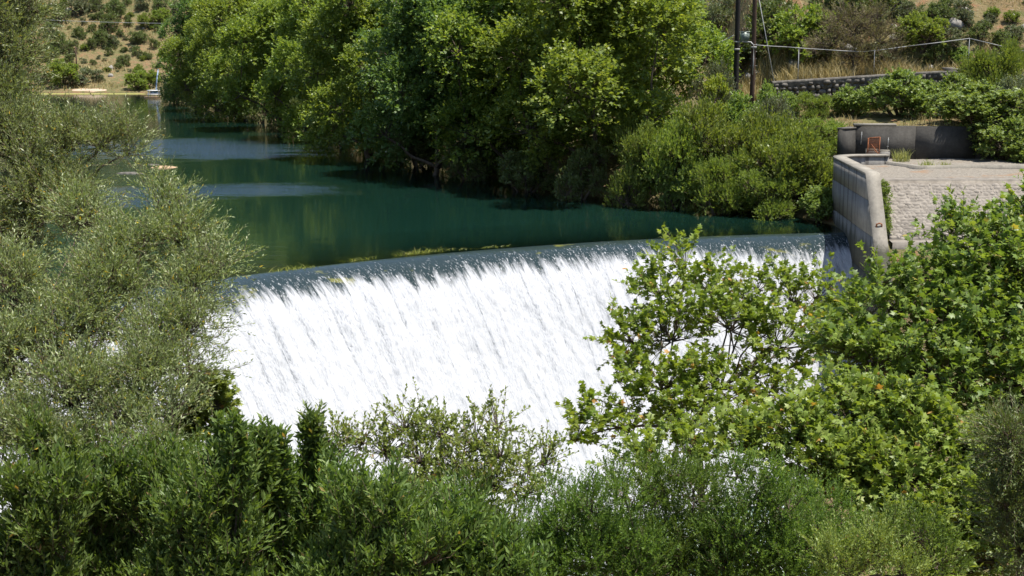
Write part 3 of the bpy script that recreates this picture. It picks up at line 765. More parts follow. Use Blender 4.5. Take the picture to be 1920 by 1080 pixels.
# long line over the far bay
a, b = aty(60, 36, 235), aty(470, 44, 205); P = [a + (b - a) * q + np.array([0, 0, -1.0 * 4 * q * (1 - q) * .25]) for q in np.linspace(-.15, 1.1, 14)]
mb = MB(); P = np.array(P); mb.tube(P - P[0], .028, 5); o = mb.build('power_line', WIRE); o.location = P[0]; tag(o, 'long thin power line crossing in front of the far hillside', 'power line')
fp = aty(143, 112, 266); o = empty('utility_pole', (fp[0], fp[1], gz(fp[0], fp[1]) - .3), 'thin distant wooden pole on the far hillside above the round tree', 'utility pole')
mb = MB(); mb.tube([(0, 0, 0), (0, 0, 2.5), (.02, 0, 5.2)], [.13, .12, .1], 8); mb.build('pole_shaft', POLE_BROWN, o); mb = MB(); mb.box((0, 0, 4.95), (.9, .1, .1)); mb.build('cross_arm', POLE_BROWN, o)

# ------------------------------------------------------------------ far shore details and floating things
f0 = onz(289, 183, 0); jt = empty('floating_jetty', (f0[0], f0[1], 0), 'small white and blue two-deck jetty under the overhanging trees', 'jetty')
mb = MB(); mb.box((.3, 0, .10), (3.4, 2.0, .16)); mb.build('raft_deck', MOSS, jt)
for z_, wx in ((.55, 1.9), (1.15, 1.9)):
    mb = MB(); mb.box((0, 0, z_), (wx, 1.5, .14)); mb.build('deck', WHITE, jt)
for xx in (-.75, 0, .75):
    for yy in (-.6, .6):
        mb = MB(); mb.tube([(xx, yy, .1), (xx, yy, 1.2)], .06, 6); mb.build('leg', BLUEP, jt)
mb = MB(); mb.box((0.1, .1, .85), (1.1, .8, .36)); mb.build('locker', BLUEP, jt)
mb = MB(); mb.tube([(.35, .2, 1.2), (.45, .3, 2.6), (.75, .5, 4.6)], [.13, .11, .09], 8); mb.build('mast', BLUEP, jt)
def lump(name, loc, dx, dy, dz, mat, seed, lab, cat, ang=0.0):
    r = np.random.RandomState(seed); n = 18
    a = np.arange(n) / n * 6.283; rad = .8 + .4 * r.rand(n)
    rings = []
    for s_, z_ in ((1.0, -.25), (.96, .02), (.75, .6), (.4, .9)):
        rings.append(np.stack([np.cos(a) * rad * s_ * dx / 2, np.sin(a) * rad * s_ * dy / 2, z_ * dz + (r.rand(n) - .5) * dz * .4], 1))
    V = np.vstack(rings + [[[0, 0, dz]]])
    Q = [(k_ * n + e, k_ * n + (e + 1) % n, (k_ + 1) * n + (e + 1) % n, (k_ + 1) * n + e) for k_ in range(3) for e in range(n)]
    T3 = [(3 * n + e, 3 * n + (e + 1) % n, 4 * n) for e in range(n)]
    o = mesh_np(name, V, [np.array(Q), np.array(T3)], mat); o.location = Vector([float(q) for q in loc]); o.rotation_euler = (0, 0, ang)
    return tag(o, lab, cat)
lump('flat_rock', onz(307, 314, 0), 2.0, 1.3, .12, MOSS, 1, 'flat tan rock just breaking the lake surface', 'rock')
lump('flat_rock', onz(243, 325, 0), 2.1, .9, .10, STONE, 2, 'flat grey rock in the lake beside the olive branches', 'rock')
lump('flat_rock', onz(287, 309, 0), .9, .5, .07, STONE, 4, 'small grey rock behind the flat tan rock in the lake', 'rock')
sd = onz(180, 170, .3); lump('sand_slip', (sd[0], 250.5, .25), 9.5, 3.2, .5, SAND, 5, 'pale sandy landing on the far shore', 'sandbank')
gx, gy = np.meshgrid(np.linspace(-90, -63, 60), np.linspace(245.0, 248.5, 8)); e0 = fbm(gx / 2, gy * 0, 3, 2)
gy = gy - (e0 - .5) * 1.2; i = (np.arange(7)[:, None] * 60 + np.arange(59)[None, :]).ravel()
tag(mesh_np('floating_scum', np.stack([gx.ravel(), gy.ravel(), np.full(gx.size, .006)], 1), np.stack([i, i + 1, i + 61, i + 60], 1), SCUM), 'yellow-green scum line floating along the far shore', 'scum', kind='stuff')

# ------------------------------------------------------------------ vegetation
def T_maple():
    V = np.array([(0, 0, 0), (.50, .10, -.06), (.27, .30, .02), (.56, .60, -.06), (.20, .60, .03), (0, 1.0, -.08), (-.20, .60, .03), (-.56, .60, -.06), (-.27, .30, .02), (-.50, .10, -.06)])
    return V, np.array([(0, 1, 2), (2, 3, 4), (0, 2, 4), (0, 4, 6), (4, 5, 6), (0, 6, 8), (8, 6, 7), (0, 8, 9)])
def T_lance(wd, fold=.04, curl=.10):
    V = np.array([(0, 0, 0), (wd, .38, fold), (0, .42, 0), (-wd, .38, fold), (0, 1, -curl)])
    return V, np.array([(0, 1, 2), (0, 2, 3), (1, 4, 2), (2, 4, 3)])
def T_rhomb(wd, fold=.0):
    V = np.array([(0, 0, 0), (wd, .5, fold), (0, 1, 0), (-wd, .5, fold)]); return V, np.array([(0, 1, 2), (0, 2, 3)])
def T_five():
    V = np.array([(0, 0, 0), (.46, .18, -.03), (.42, .66, 0), (0, 1, -.06), (-.42, .66, 0), (-.46, .18, -.03)])
    return V, np.array([(0, 1, 2), (0, 2, 3), (0, 3, 4), (0, 4, 5)])
# species: leaf template, size, leaves per spray, spray length, leaf angle, outward/up/random weights, leaf-normal up weight
SPEC = {
    'plane_far':  dict(T=T_rhomb(.46, .10),         size=.25, n=8,  L=.75, ang=1.0, o=1.0, u=.35, r=.7, up=.72, rc=.75, cl=2.7, sp=16, mat='plane_far'),
    'plane_near': dict(T=T_maple(),        size=.150, n=9, L=.42, ang=1.05, o=1.0, u=.55, r=.7, up=.62, rc=.36, cl=17.0, sp=9, mat='plane_near', tw=.006, tskip=1),
    'olive':      dict(T=T_rhomb(.13,.05), size=.052, n=16, L=.30, ang=.75, o=1.0, u=.45, r=.8, up=.25, rc=.17, cl=64.0, sp=21, mat='olive', tw=.0035),
    'almond':     dict(T=T_rhomb(.15, .05),     size=.080, n=19, L=.30, ang=.85, o=.5, u=1.0, r=.35, up=.30, rc=.12, cl=75.0, sp=9, mat='almond', tw=.004),
    'myrtle':     dict(T=T_rhomb(.22,.05), size=.028, n=22, L=.20, ang=.80, o=.6, u=.8, r=.5, up=.30, rc=.11, cl=105.0, sp=12, mat='myrtle', tw=.0025, tskip=4),
    'sparse':     dict(T=T_rhomb(.30,.04), size=.046, n=14, L=.20, ang=.95, o=1.0, u=.6, r=.8, up=.45, rc=.17, cl=22.0, sp=9, mat='pale', tw=.004, tskip=1),
    'tamarisk':   dict(T=T_rhomb(.30),     size=.13, n=11, L=.55, ang=.7, o=.9, u=.7, r=.6, up=.35, rc=.42, cl=7.0, sp=18, mat='tamarisk', tw=.01),
    'broad':      dict(T=T_rhomb(.44, .06),         size=.15, n=9, L=.35, ang=1.1, o=1.0, u=.7, r=.5, up=.6, rc=.36, cl=8.0, sp=13, mat='broad', tw=.01),
    'maquis':     dict(T=T_rhomb(.34),     size=.11, n=9, L=.28, ang=.9, o=1.0, u=.5, r=.6, up=.45, rc=.32, cl=9.0, sp=14, mat='maquis', tw=.01),
    'greytree':   dict(T=T_rhomb(.20),     size=.10, n=9, L=.5, ang=.8, o=.9, u=.8, r=.5, up=.3, rc=.40, cl=7.0, sp=8, mat='greytree', tw=.012),
}
def rdir(rng, n):
    return nrm(rng.normal(size=(n, 3)))
def leaves(rng, S, P, D, size=None):
    """sprays at P heading D -> leaf frames"""
    n = S['n']; M = len(P); L_ = S['L'] * (.6 + .7 * rng.rand(M, 1))
    e1 = nrm(np.cross(D, rng.normal(size=(M, 3)))); e2 = np.cross(D, e1)
    k = np.arange(n)[None, :]
    f = (k + .5 + (rng.rand(M, n) - .5) * .8) / n
    sag = np.array([0, 0, -1.0]) * (S.get('sag', .12) * L_)[:, None] * (f ** 2)[:, :, None]
    pos = P[:, None] + D[:, None] * (L_ * f)[:, :, None] + sag
    ph = k * 2.39996 + rng.rand(M, 1) * 6.28 + (rng.rand(M, n) - .5)
    lat = e1[:, None] * np.cos(ph)[..., None] + e2[:, None] * np.sin(ph)[..., None]
    an = S['ang'] * (.7 + .6 * rng.rand(M, n)) * (1 - .45 * f)
    d = nrm(D[:, None] * np.cos(an)[..., None] + lat * np.sin(an)[..., None] + rng.normal(size=(M, n, 3)) * .15)
    up = S['up']
    nn = np.array([0, 0, 1.0]) * up + nrm(rng.normal(size=(M, n, 3))) * (1 - up) + D[:, None] * .25
    sz = (size or S['size']) * (.48 + .8 * rng.rand(M, n)) * (1 - .3 * f)
    pos, d, nn, sz = pos.reshape(-1, 3), d.reshape(-1, 3), nn.reshape(-1, 3), sz.ravel()
    x = nrm(np.cross(d, nn)); z = np.cross(x, d)
    rnd = np.clip(np.repeat(rng.rand(M), n) * .45 + rng.rand(M * n) * .55, 0, 1)
    odd = rng.rand(M * n) < .012
    rnd = np.where(odd, 1.0 - rng.rand(M * n) * .02, np.minimum(rnd, .93))
    tip = P + D * L_ + np.array([0, 0, -1.0]) * S.get('sag', .12) * L_
    return pos, x, d, z, sz, rnd, tip
def leaf_mesh(name, T, fr, mat, parent):
    pos, x, d, z, sz, rnd = fr
    tv, tf = T
    V = pos[:, None] + sz[:, None, None] * (x[:, None] * tv[None, :, :1] + d[:, None] * tv[None, :, 1:2] + z[:, None] * tv[None, :, 2:3])
    n = len(pos); k = len(tv)
    Fc = (np.arange(n)[:, None, None] * k + tf[None]).reshape(-1, 3)
    return mesh_np(name, V.reshape(-1, 3), Fc, mat, parent, attrs={'rnd': np.repeat(rnd, k)})
LEAFM = {}
def single_leaf_meshes(spn):
    if spn not in LEAFM:
        tv, tf = SPEC[spn]['T']; LEAFM[spn] = []
        for q in range(7):
            o = mesh_np('leaf', tv, tf, L[SPEC[spn]['mat']], attrs={'rnd': np.full(len(tv), [.05, .2, .35, .5, .7, .9, .985][q])})
            LEAFM[spn].append(o.data); bpy.data.objects.remove(o)
    return LEAFM[spn]
NLEAF = [0]
def tri_twigs(A, B, ra, rb):
    n = len(A); D = nrm(B - A); e1 = nrm(np.cross(D, np.array([.3, .5, .81]))); e2 = np.cross(D, e1)
    V = []
    for k in range(3):
        c, s_ = math.cos(k * 2.094), math.sin(k * 2.094)
        V.append(A + (e1 * c + e2 * s_) * np.asarray(ra)[..., None] if np.ndim(ra) else A + (e1 * c + e2 * s_) * ra)
    for k in range(3):
        c, s_ = math.cos(k * 2.094), math.sin(k * 2.094); V.append(B + (e1 * c + e2 * s_) * rb)
    V = np.stack(V, 1).reshape(-1, 3)
    b = np.arange(n)[:, None, None] * 6
    Q = np.array([(0, 1, 4, 3), (1, 2, 5, 4), (2, 0, 3, 5)])[None]
    return V, (b + Q).reshape(-1, 4)
def plant(name, label, cat, base, lobes, spn, seed, group=None, trunk_r=.1, stems=1, dens=1.0, mat=None, size=None, singles=0, bark=None, shell=.5, spread=.1, trunk_h=.45, upbias=.3, dsp=1.0, **over):
    """lobes: rows cx,cy,cz, rx,ry,rz in world metres. Empty at base > trunk, twigs, crown (> leaf)"""
    S = dict(SPEC[spn]); S.update(over)
    rng = np.random.RandomState(seed)
    base = np.asarray(base, float); lobes = np.asarray(lobes, float)
    r_full = lobes[:, 3:].mean(1); ext = .55 * (S['rc'] + .6 * S['L'])
    lobes = lobes.copy(); lobes[:, 3:] *= (np.maximum(r_full - ext, r_full * .35) / r_full)[:, None]
    root = empty(name, base, label, cat, group)
    bark = bark or BARK
    # trunk(s) and limbs
    mb = MB(); CC = lobes[:, :3] - base
    top = np.array([CC[:, 0].mean() * .6, CC[:, 1].mean() * .6, max(.3, CC[:, 2].min() * trunk_h)])
    if stems == 1:
        tp = np.stack([np.array([0, 0, -.25]) * (1 - q) + top * q + (np.array([math.sin(q * 5 + seed), math.cos(q * 4 + seed), 0]) * .12 * trunk_r * 6 * q * (1 - q) * 3) for q in np.linspace(0, 1, 7)])
        mb.tube(tp, np.linspace(1.25, .8, 7) * trunk_r, 9)
    t0_ = tp[-1] if stems == 1 else np.array([0, 0, .05])
    order = np.argsort(np.linalg.norm(CC - t0_, axis=1)); done = []
    for li in order:
        c = CC[li]; best = None; cost = np.linalg.norm(c - t0_); r0 = trunk_r * (.62 if stems == 1 else 1.0); pl = 0.0
        for dj, (pc, pr0, ppl) in enumerate(done):
            q_ = np.linalg.norm(c - pc) + .35 * ppl
            if q_ < cost and pr0 > trunk_r * .12: cost, best = q_, dj
        if best is None:
            if stems == 1: a = tp[-1] - np.array([0, 0, .01 * li])
            else:
                an = rng.rand() * 6.28; a = np.array([math.cos(an) * spread, math.sin(an) * spread, -.15])
        else: a, r0, pl = done[best][0], done[best][1] * .85, done[best][2]
        ln = np.linalg.norm(c - a)
        mid = (a + c) / 2 + np.array([0, 0, ln * .07]) + rng.normal(size=3) * ln * .07
        q = np.linspace(0, 1, 9)[:, None]
        P = a * (1 - q) ** 2 + mid * 2 * q * (1 - q) + c * q ** 2 + np.sin(q * 9 + li) * rng.normal(size=3) * .02 * ln * (q * (1 - q) * 4)
        mb.tube(P, np.linspace(r0, r0 * .6, 9), 6)
        done.append((c, r0 * .6, pl + ln))
    # clumps
    AP, AD, TA, TB, BA, BB = [], [], [], [], [], []
    for (c, rad, rm) in zip(CC, lobes[:, 3:], r_full):
        nc = max(3, int(round(S['cl'] * dens * 2 * (rm / (S['rc'] / SPEC[spn]['rc'])) ** 2)))
        dd = nrm(rdir(rng, nc) + np.array([0, -.12, upbias]))
        rr_ = (shell + (1 - shell) * rng.rand(nc, 1) ** .7)
        ce = c + dd * rad * rr_ * (.8 + .35 * rng.rand(nc, 1))
        BA.append(np.repeat(c[None], nc, 0) + dd * rad * .08); BB.append(ce)
        ns = max(2, int(S['sp'] * dsp))
        od = np.repeat(dd, ns, 0)
        d2 = nrm(rdir(rng, nc * ns) + od * .7 + np.array([0, 0, .35]))
        pr_ = np.repeat(ce, ns, 0)
        cr = np.repeat(.7 + .6 * rng.rand(nc, 1), ns, 0)
        p0 = pr_ + d2 * S['rc'] * cr * (.15 + .85 * rng.rand(nc * ns, 1) ** .6)
        sd = nrm(d2 * S['o'] + np.array([0, 0, S['u']]) + rng.normal(size=(nc * ns, 3)) * S['r'] * .5)
        AP.append(p0); AD.append(sd); TA.append(pr_ - od * S['rc'] * .3)
    P, D = np.vstack(AP), np.vstack(AD); TA = np.vstack(TA)
    pos, x, d, z, sz, rnd, tip = leaves(rng, S, P, D, size)
    # no leaves under the ground
    ok = (pos[:, 2] + base[2]) > -99
    NLEAF[0] += len(pos)
    m = L[mat or S['mat']]
    BA, BB = np.vstack(BA), np.vstack(BB)
    v, q = tri_twigs(BA, BB, trunk_r * .16 + .004, trunk_r * .05 + .003); mb.add(v, q)
    mb.build('trunk', bark, root, smooth=True)
    tw = S.get('tw')
    if tw:
        hf_ = slice(None, None, S.get('tskip', 2))
        v1, q1_ = tri_twigs(TA[hf_], P[hf_], tw, tw * .8); v2, q2_ = tri_twigs(P[hf_], tip[hf_], tw * .8, tw * .3)
        mesh_np('twigs', np.vstack([v1, v2]), np.vstack([q1_, q2_ + len(v1)]), TWIG, root)['kind'] = 'stuff'
    keep = np.ones(len(pos), bool)
    if singles:
        cv = np.array([0, 0, CAMZ]) - base
        near = np.linalg.norm(pos - cv, axis=1) - sz * 3
        wp_ = pos + base
        inb = np.abs(wp_[:, 0] / np.maximum(wp_[:, 1], .1)) < .37
        idx = np.argsort(np.where(inb, near, 1e9))[:singles]; keep[idx] = False
    crown = leaf_mesh('crown', S['T'], [a[keep] for a in (pos, x, d, z, sz, rnd)], m, root)
    if singles:
        LM = single_leaf_meshes(spn); lv = [.05, .2, .35, .5, .7, .9, .985]
        for e in idx:
            o = bpy.data.objects.new('leaf', LM[int(np.argmin(np.abs(np.array(lv) - rnd[e])))]); COL.objects.link(o); o.parent = crown
            if o.data.materials[0] != m:
                o.material_slots[0].link = 'OBJECT'; o.material_slots[0].material = m
            M_ = Matrix.Identity(4)
            for r_ in range(3):
                M_[r_][0], M_[r_][1], M_[r_][2], M_[r_][3] = x[e][r_] * sz[e], d[e][r_] * sz[e], z[e][r_] * sz[e], pos[e][r_]
            o.matrix_local = M_
    return root
def lob(px, py, r, Y, sy=1.0, dz=1.0):
    """a lobe seen at photo position px,py with radius r photo pixels, standing Y metres away"""
    c = aty(px, py, Y); q = r / F * math.hypot(Y, CAMZ - c[2]); return (c[0], c[1], c[2], q, q * sy, q * dz)
def base_of(lobes, px=None, dy=0.0):
    l_ = np.asarray(lobes); x = l_[:, 0].mean() if px is None else px; y = l_[:, 1].mean() + dy
    return (x, y, gz(x, y) - .05)

# --- plane trees along the far bank: four builds, copied along the shore
def proto_plane(seed, mat, nl=11):
    rng = np.random.RandomState(seed); lobes = []
    for q in range(nl):
        a = q * 2.4 + rng.rand(); hq = q / (nl - 1)
        z = 1.3 + hq * 9.9; rad = 4.6 * math.sin(math.pi * (0.28 + hq * .62)) * (.7 + .4 * rng.rand())
        s_ = 2.1 + rng.rand() * 1.0 - hq * .4
        lobes.append((math.cos(a) * rad, math.sin(a) * rad, z + rng.rand() * .8, s_ * 1.1, s_ * 1.1, s_ * .9))
    lobes.append((0, 0, 10.2, 2.6, 2.6, 2.2)); lobes.append((0, 0, 6.5, 3.4, 3.4, 3.0))
    return plant('plane_tree', 'x', 'tree', (0, 0, 0), lobes, 'plane_far', seed, group='plane trees along the far bank', trunk_r=.2, mat=mat, shell=.45, trunk_h=.5)
PP = {'a': proto_plane(21, 'plane_far'), 'b': proto_plane(22, 'plane_far', 12), 'c': proto_plane(23, 'plane_dark'), 'd': proto_plane(24, 'plane_dark', 12)}
used = set()
def put(proto_d, key, used_, x, y, z, rz, s, label, group=None):
    if key in used_: o = copy_tree(proto_d[key], (x, y, z), rz, s)
    else:
        o = proto_d[key]; o.location = (x, y, z); o.rotation_euler = (0, 0, rz); o.scale = s; used_.add(key)
    o['label'] = label
    if group: o['group'] = group
    return o
def bank(px, Y, key, s, label, rz, sz=None, dz=0.0):
    x = (px - 960) / F * Y / CP
    x = x * 1.0; z = max(gz(x, Y), -.1) - .2 + dz
    put(PP, key, used, x, Y, z, rz, (s, s, sz or s), label)
bank(1105, 87, 'b', 1.16, 'broad sunlit plane tree nearest the waterside bushes, tallest over the dark bank', 0.4, 1.12)
bank(1200, 95, 'a', .82, 'yellow-green plane tree at the right end of the tree row, below the poles', 2.0, .95)
bank(960, 95, 'a', 1.1, 'plane tree with a yellowish crown just left of the broad sunlit one', 1.1, 1.15)
bank(815, 99, 'c', 1.05, 'dark blue-green plane tree leaning over the water in mid row', 0.0, 1.12)
bank(890, 107, 'd', 1.1, 'dark plane tree filling the gap behind the blue-green one', 1.7, 1.2)
bank(695, 113, 'b', 1.02, 'light green plane tree beside the dark blue-green one, twiggy at its foot', 2.6, 1.08)
bank(760, 122, 'c', 1.15, 'tall dark plane tree standing behind the light green one', 3.3, 1.15)
bank(610, 134, 'a', 1.02, 'rounded plane tree above the reed-fringed bend of the bank', 4.4, 1.08)
bank(540, 150, 'b', 1.1, 'bright plane tree with layered boughs midway to the far bay', 5.1, 1.12)
bank(470, 166, 'a', 1.15, 'tall bright plane tree third from the far jetty', 3.0, 1.18)
bank(418, 188, 'b', 1.1, 'plane tree second from the far jetty, top against the hillside', 0.9, 1.1)
bank(388, 206, 'd', .92, 'dark-skirted plane tree hanging over the far jetty', 2.2, 1.12)
bank(640, 150, 'c', 1.1, 'dark plane tree half hidden behind the rounded one', 5.6, 1.1)
bank(1040, 104, 'c', 1.1, 'dark plane tree behind the broad sunlit one', 0.6, 1.15)

# --- bushes (unit builds about one metre in radius, scaled)
def proto_bush(name, spn, seed, mat=None, nl=6, flat=.85, cat='bush', trunk_r=.05, **kw):
    rng = np.random.RandomState(seed); lobes = [(0, 0, .75, .55, .55, .5)]
    for q in range(nl):
        a = q * 2.4 + rng.rand(); rad = .35 + .35 * rng.rand()
        s_ = .34 + .2 * rng.rand(); lobes.append((math.cos(a) * rad, math.sin(a) * rad, (.12 + 1.0 * rng.rand() * (1 - .35 * (q % 2))) * flat, s_, s_, s_))
    return plant(name, 'x', cat, (0, 0, 0), lobes, spn, seed, mat=mat, trunk_r=trunk_r, stems=3, **kw)
# scale about 2.5 m: leaf sizes are given for the unit build
BP = {
    'soft':  proto_bush('waterside_bush', 'tamarisk', 31, size=.062, rc=.17, L=.24, dens=.9, tw=.004),
    'soft2': proto_bush('waterside_bush', 'tamarisk', 32, size=.062, rc=.17, L=.24, dens=.9, tw=.004, nl=8),
    'broad': proto_bush('leafy_bush', 'broad', 33, size=.080, rc=.16, L=.17, dens=.85, tw=.004),
    'broad2': proto_bush('leafy_bush', 'broad', 34, size=.080, rc=.16, L=.17, dens=.85, tw=.004, nl=8),
    'grey':  proto_bush('grey_bush', 'tamarisk', 35, mat='grey', size=.055, rc=.16, L=.22, dens=.9, tw=.004),
    'yellow': proto_bush('yellow_bush', 'broad', 36, mat='yellow', size=.07, rc=.15, L=.17, dens=.9, tw=.004, flat=1.25),
    'maq':   proto_bush('hill_shrub', 'maquis', 37, size=.085, rc=.17, L=.16, dens=.62, tw=.006),
    'maq2':  proto_bush('hill_shrub', 'maquis', 38, size=.085, rc=.17, L=.16, dens=.62, tw=.006, nl=9),
    'maqg':  proto_bush('hill_shrub', 'maquis', 39, mat='grey', size=.085, rc=.17, L=.16, dens=.55, tw=.006),
    'maqb':  proto_bush('hill_shrub', 'maquis', 40, mat='tamarisk', size=.085, rc=.17, L=.16, dens=.6, tw=.006),
}
bused = set()
brng = random.Random(4)
def bush(px, py, r, Y, key, label, group=None, sz=None, cat=None, name=None):
    """px,py: middle of the bush in the photo"""
    if group == G2:
        r_ = ray(px, py + r * .75); yy_ = np.arange(92.5, 240, .25)
        hit = np.argmax(height(r_[0] / r_[1] * yy_, yy_) >= CAMZ + r_[2] / r_[1] * yy_)
        if hit > 0: Y = float(yy_[hit])
    c = aty(px, py, Y); s_ = r / F * Y
    z = min(gz(c[0], Y), c[2]) - .1
    z = max(z, c[2] - 1.9 * s_) if gz(c[0], Y) < c[2] - 1.9 * s_ else z
    gzv_ = gz(c[0], Y)
    hgt_ = max((c[2] - gzv_) + s_ * .85, s_ * .9)           # wanted total height; the unit build is about 1.45 tall
    o = put(BP, key, bused, c[0], Y, max(gzv_, -.15) - .05, brng.random() * 6.28, (s_ * 1.08, s_ * 1.08, hgt_ / 1.42 if sz is None else sz * s_), label, group)
    if cat: o['category'] = cat
    return o
G2 = 'shrubs on the slope above the ledge'
G1 = 'soft bushes along the water by the wing wall'
bush(1190, 345, 62, 80.5, 'soft', 'soft pale bush at the left end of the waterside thicket, under the plane tree', G1)
bush(1275, 310, 85, 80, 'soft2', 'wide soft green bush second in the waterside thicket', G1)
bush(1385, 300, 95, 78.5, 'soft', 'tall feathery green bush in the middle of the waterside thicket', G1)
bush(1490, 300, 95, 77.2, 'soft2', 'tall feathery bush next to the wing wall, higher than its top', G1)
bush(1535, 385, 52, 73.8, 'broad', 'low leafy bush touching the concrete wing wall at the water', G1)
bush(1450, 392, 55, 75.0, 'soft', 'low dark bush over the water in front of the tall feathery ones', G1)
bush(1355, 375, 60, 77.0, 'soft2', 'low bush dipping into the water midway along the thicket', G1)
bush(1270, 372, 45, 79.0, 'broad2', 'small leafy bush at the waterline below the wide soft one', G1)
bush(1553, 385, 38, 74.3, 'soft', 'narrow bush squeezed between the water and the wing wall', G1)
bush(1540, 335, 48, 76.3, 'soft2', 'dark bush pressed against the upstream side of the wing wall', G1)
bush(1555, 265, 50, 79.5, 'soft', 'pale feathery bush behind the wing wall beside the gate', G1)
bush(1330, 222, 52, 85, 'yellow', 'pointed yellow-green bush rising out of the thicket')
bush(1455, 225, 62, 84.5, 'grey', 'grey-green rounded bush below the poles')
bush(1385, 205, 50, 86, 'broad', 'leafy bush between the yellow bush and the brown pole')
bush(1345, 155, 60, 90, 'grey', 'tall grey-green bush left of the black pole')
bush(1440, 180, 40, 87.5, 'broad2', 'leafy bush at the foot of the brown pole')
bush(1690, 185, 75, 85, 'broad', 'bright leafy small tree in front of the dark stone terrace wall')
bush(1590, 190, 42, 87, 'broad2', 'dark leafy bush against the stone terrace wall')
bush(1478, 192, 30, 88, 'broad', 'leafy bush hiding the left end of the stone terrace wall')
bush(1650, 168, 34, 88.5, 'maq2', 'dark bush against the terrace wall left of the bright leafy tree')
bush(1530, 205, 35, 86, 'soft', 'low green bush below the stone terrace wall')
bush(1835, 245, 100, 79.8, 'broad2', 'big leafy bush overhanging the right of the platform')
bush(1905, 275, 80, 77.2, 'broad', 'leafy bush shading the right of the stone-paved slope')
bush(1790, 180, 60, 85, 'broad', 'leafy bush below the end of the terrace wall')
bush(1855, 130, 58, 88.5, 'soft2', 'rounded green bush in front of the pipe rail at the right')
bush(1905, 185, 60, 83.5, 'grey', 'grey-green bush at the right edge above the big leafy one')
bush(1905, 110, 35, 91, 'soft', 'small green bush by the right edge beneath the pipe rail')
G2 = 'shrubs on the slope above the ledge'
for a in ((1735, 60, 58, 102, 'maqb', 'round bright green shrub on the slope above the grassy ledge'),
          (1335, 40, 75, 101, 'grey', 'big grey olive-like shrub at the top left of the poles'),
          (1290, 80, 48, 98, 'maq2', 'dark shrub between the plane tree and the black pole'),
          (1440, 40, 60, 106, 'maq', 'dark shrub on the slope directly behind the brown pole'),
          (1495, 55, 70, 104, 'maqb', 'large green shrub between the poles and the sparse grey tree'),
          (1590, 5, 65, 112, 'maq2', 'dark shrub at the top edge above the sparse grey tree'),
          (1660, -5, 45, 114, 'maq', 'dark shrub at the top edge right of the sparse grey tree'),
          (1800, 18, 30, 112, 'maqg', 'grey shrub near the top edge above the round bright one'),
          (1835, 58, 24, 104, 'maq', 'small dark shrub behind the stubby concrete post'),
          (1860, 22, 16, 110, 'maqb', 'small pale green shrub on the dry top right slope'),
          (1900, 30, 18, 110, 'maqb', 'small green shrub at the right edge of the dry slope'),
          (1775, 75, 30, 101, 'maqg', 'low grey shrub right of the round bright shrub'),
          (1650, 105, 32, 98, 'maqg', 'low grey shrub behind the ledge beside the sparse tree'),
          (1700, 20, 26, 108, 'maqg', 'grey shrub up the slope between two dark ones'), (1760, 22, 30, 107, 'maq2', 'dark shrub above the round bright shrub'), (1880, 75, 26, 100, 'maq', 'dark low shrub behind the rail near the right edge'),
          (1905, 62, 20, 102, 'maqg', 'grey low shrub at the right edge behind the rail'), (1540, 95, 30, 99.5, 'maq', 'dark shrub in the hollow behind the support post'), (1755, 100, 26, 98.5, 'maq', 'dark low shrub in the hollow behind the ledge'),
          (1815, 40, 14, 107, 'maqg', 'tiny grey shrub in the middle of the dry slope'), (1690, 75, 22, 101, 'maq', 'dark shrub hugging the left side of the round bright one'), (1400, 95, 40, 97, 'maq2', 'dark shrub right behind the two poles'),
          (1805, 105, 26, 97, 'broad', 'small leafy shrub at the middle rail post')):
    bush(*a, G2)
_fr = random.Random(33)
for q in range(34):
    k_ = _fr.choice(['maqg', 'maq', 'maqg', 'maqb'])
    bush(_fr.uniform(1400, 1930), _fr.uniform(-5, 112), _fr.uniform(5, 15), 100, k_, {'maqg': 'low grey scrub clump on the dry slope above the ledge', 'maq': 'low dark scrub clump on the dry slope above the ledge', 'maqb': 'low green scrub clump on the dry slope above the ledge'}[k_], G2)
# sparse grey-brown tree on the ledge
gl_ = [lob(1600, 60, 62, 94.5), lob(1555, 85, 48, 94.5), lob(1650, 80, 50, 94.5), lob(1600, 105, 45, 94.2), lob(1570, 40, 42, 95), lob(1640, 40, 42, 95), lob(1530, 95, 30, 94.2), lob(1672, 100, 26, 94.5)]
gb = aty(1600, 140, 93.8)
plant('grey_tree', 'sparse grey-brown spreading tree on the grassy ledge behind the stone wall', 'tree', (gb[0], gb[1], gz(gb[0], gb[1]) - .1), gl_, 'greytree', 51, tskip=1, trunk_r=.11, stems=3, spread=.15, dens=.9, shell=.25)

# --- waterside undergrowth below the plane trees
G3 = 'dark bushes at the foot of the plane trees'
for a in ((1090, 335, 55, 84, 'maq', 'dark bush at the waterline under the broad sunlit plane tree'), (985, 335, 50, 88, 'maq2', 'dark bush at the waterline left of the broad plane trunk'),
          (880, 310, 48, 96, 'maq', 'dark bush overhanging the water below the blue-green plane'), (780, 280, 45, 106, 'maq2', 'dark bush at the water under the light green plane'),
          (690, 255, 42, 118, 'maqb', 'green bush at the water under the twiggy light green plane'), (600, 232, 30, 135, 'maqg', 'pale grey bush standing out at the bend of the bank'),
          (530, 212, 30, 152, 'maq', 'dark bush at the waterline past the bend'), (455, 200, 26, 170, 'maq2', 'dark bush at the waterline under the tall bright plane'),
          (385, 188, 24, 190, 'maq', 'dark bush at the waterline second from the jetty'), (325, 178, 22, 212, 'maq2', 'dark bush hanging over the water beside the jetty'),
          (492, 208, 28, 161, 'maq', 'dark bush filling the gap at the waterline midway to the jetty'), (735, 268, 42, 111, 'maq', 'dark bush at the water between the blue-green and twiggy planes'), (562, 222, 28, 143, 'maq2', 'dark bush at the waterline just past the bend'),
          (640, 240, 30, 126, 'maqb', 'low green bush between the bend and the twiggy plane')):
    bush(*a, G3)
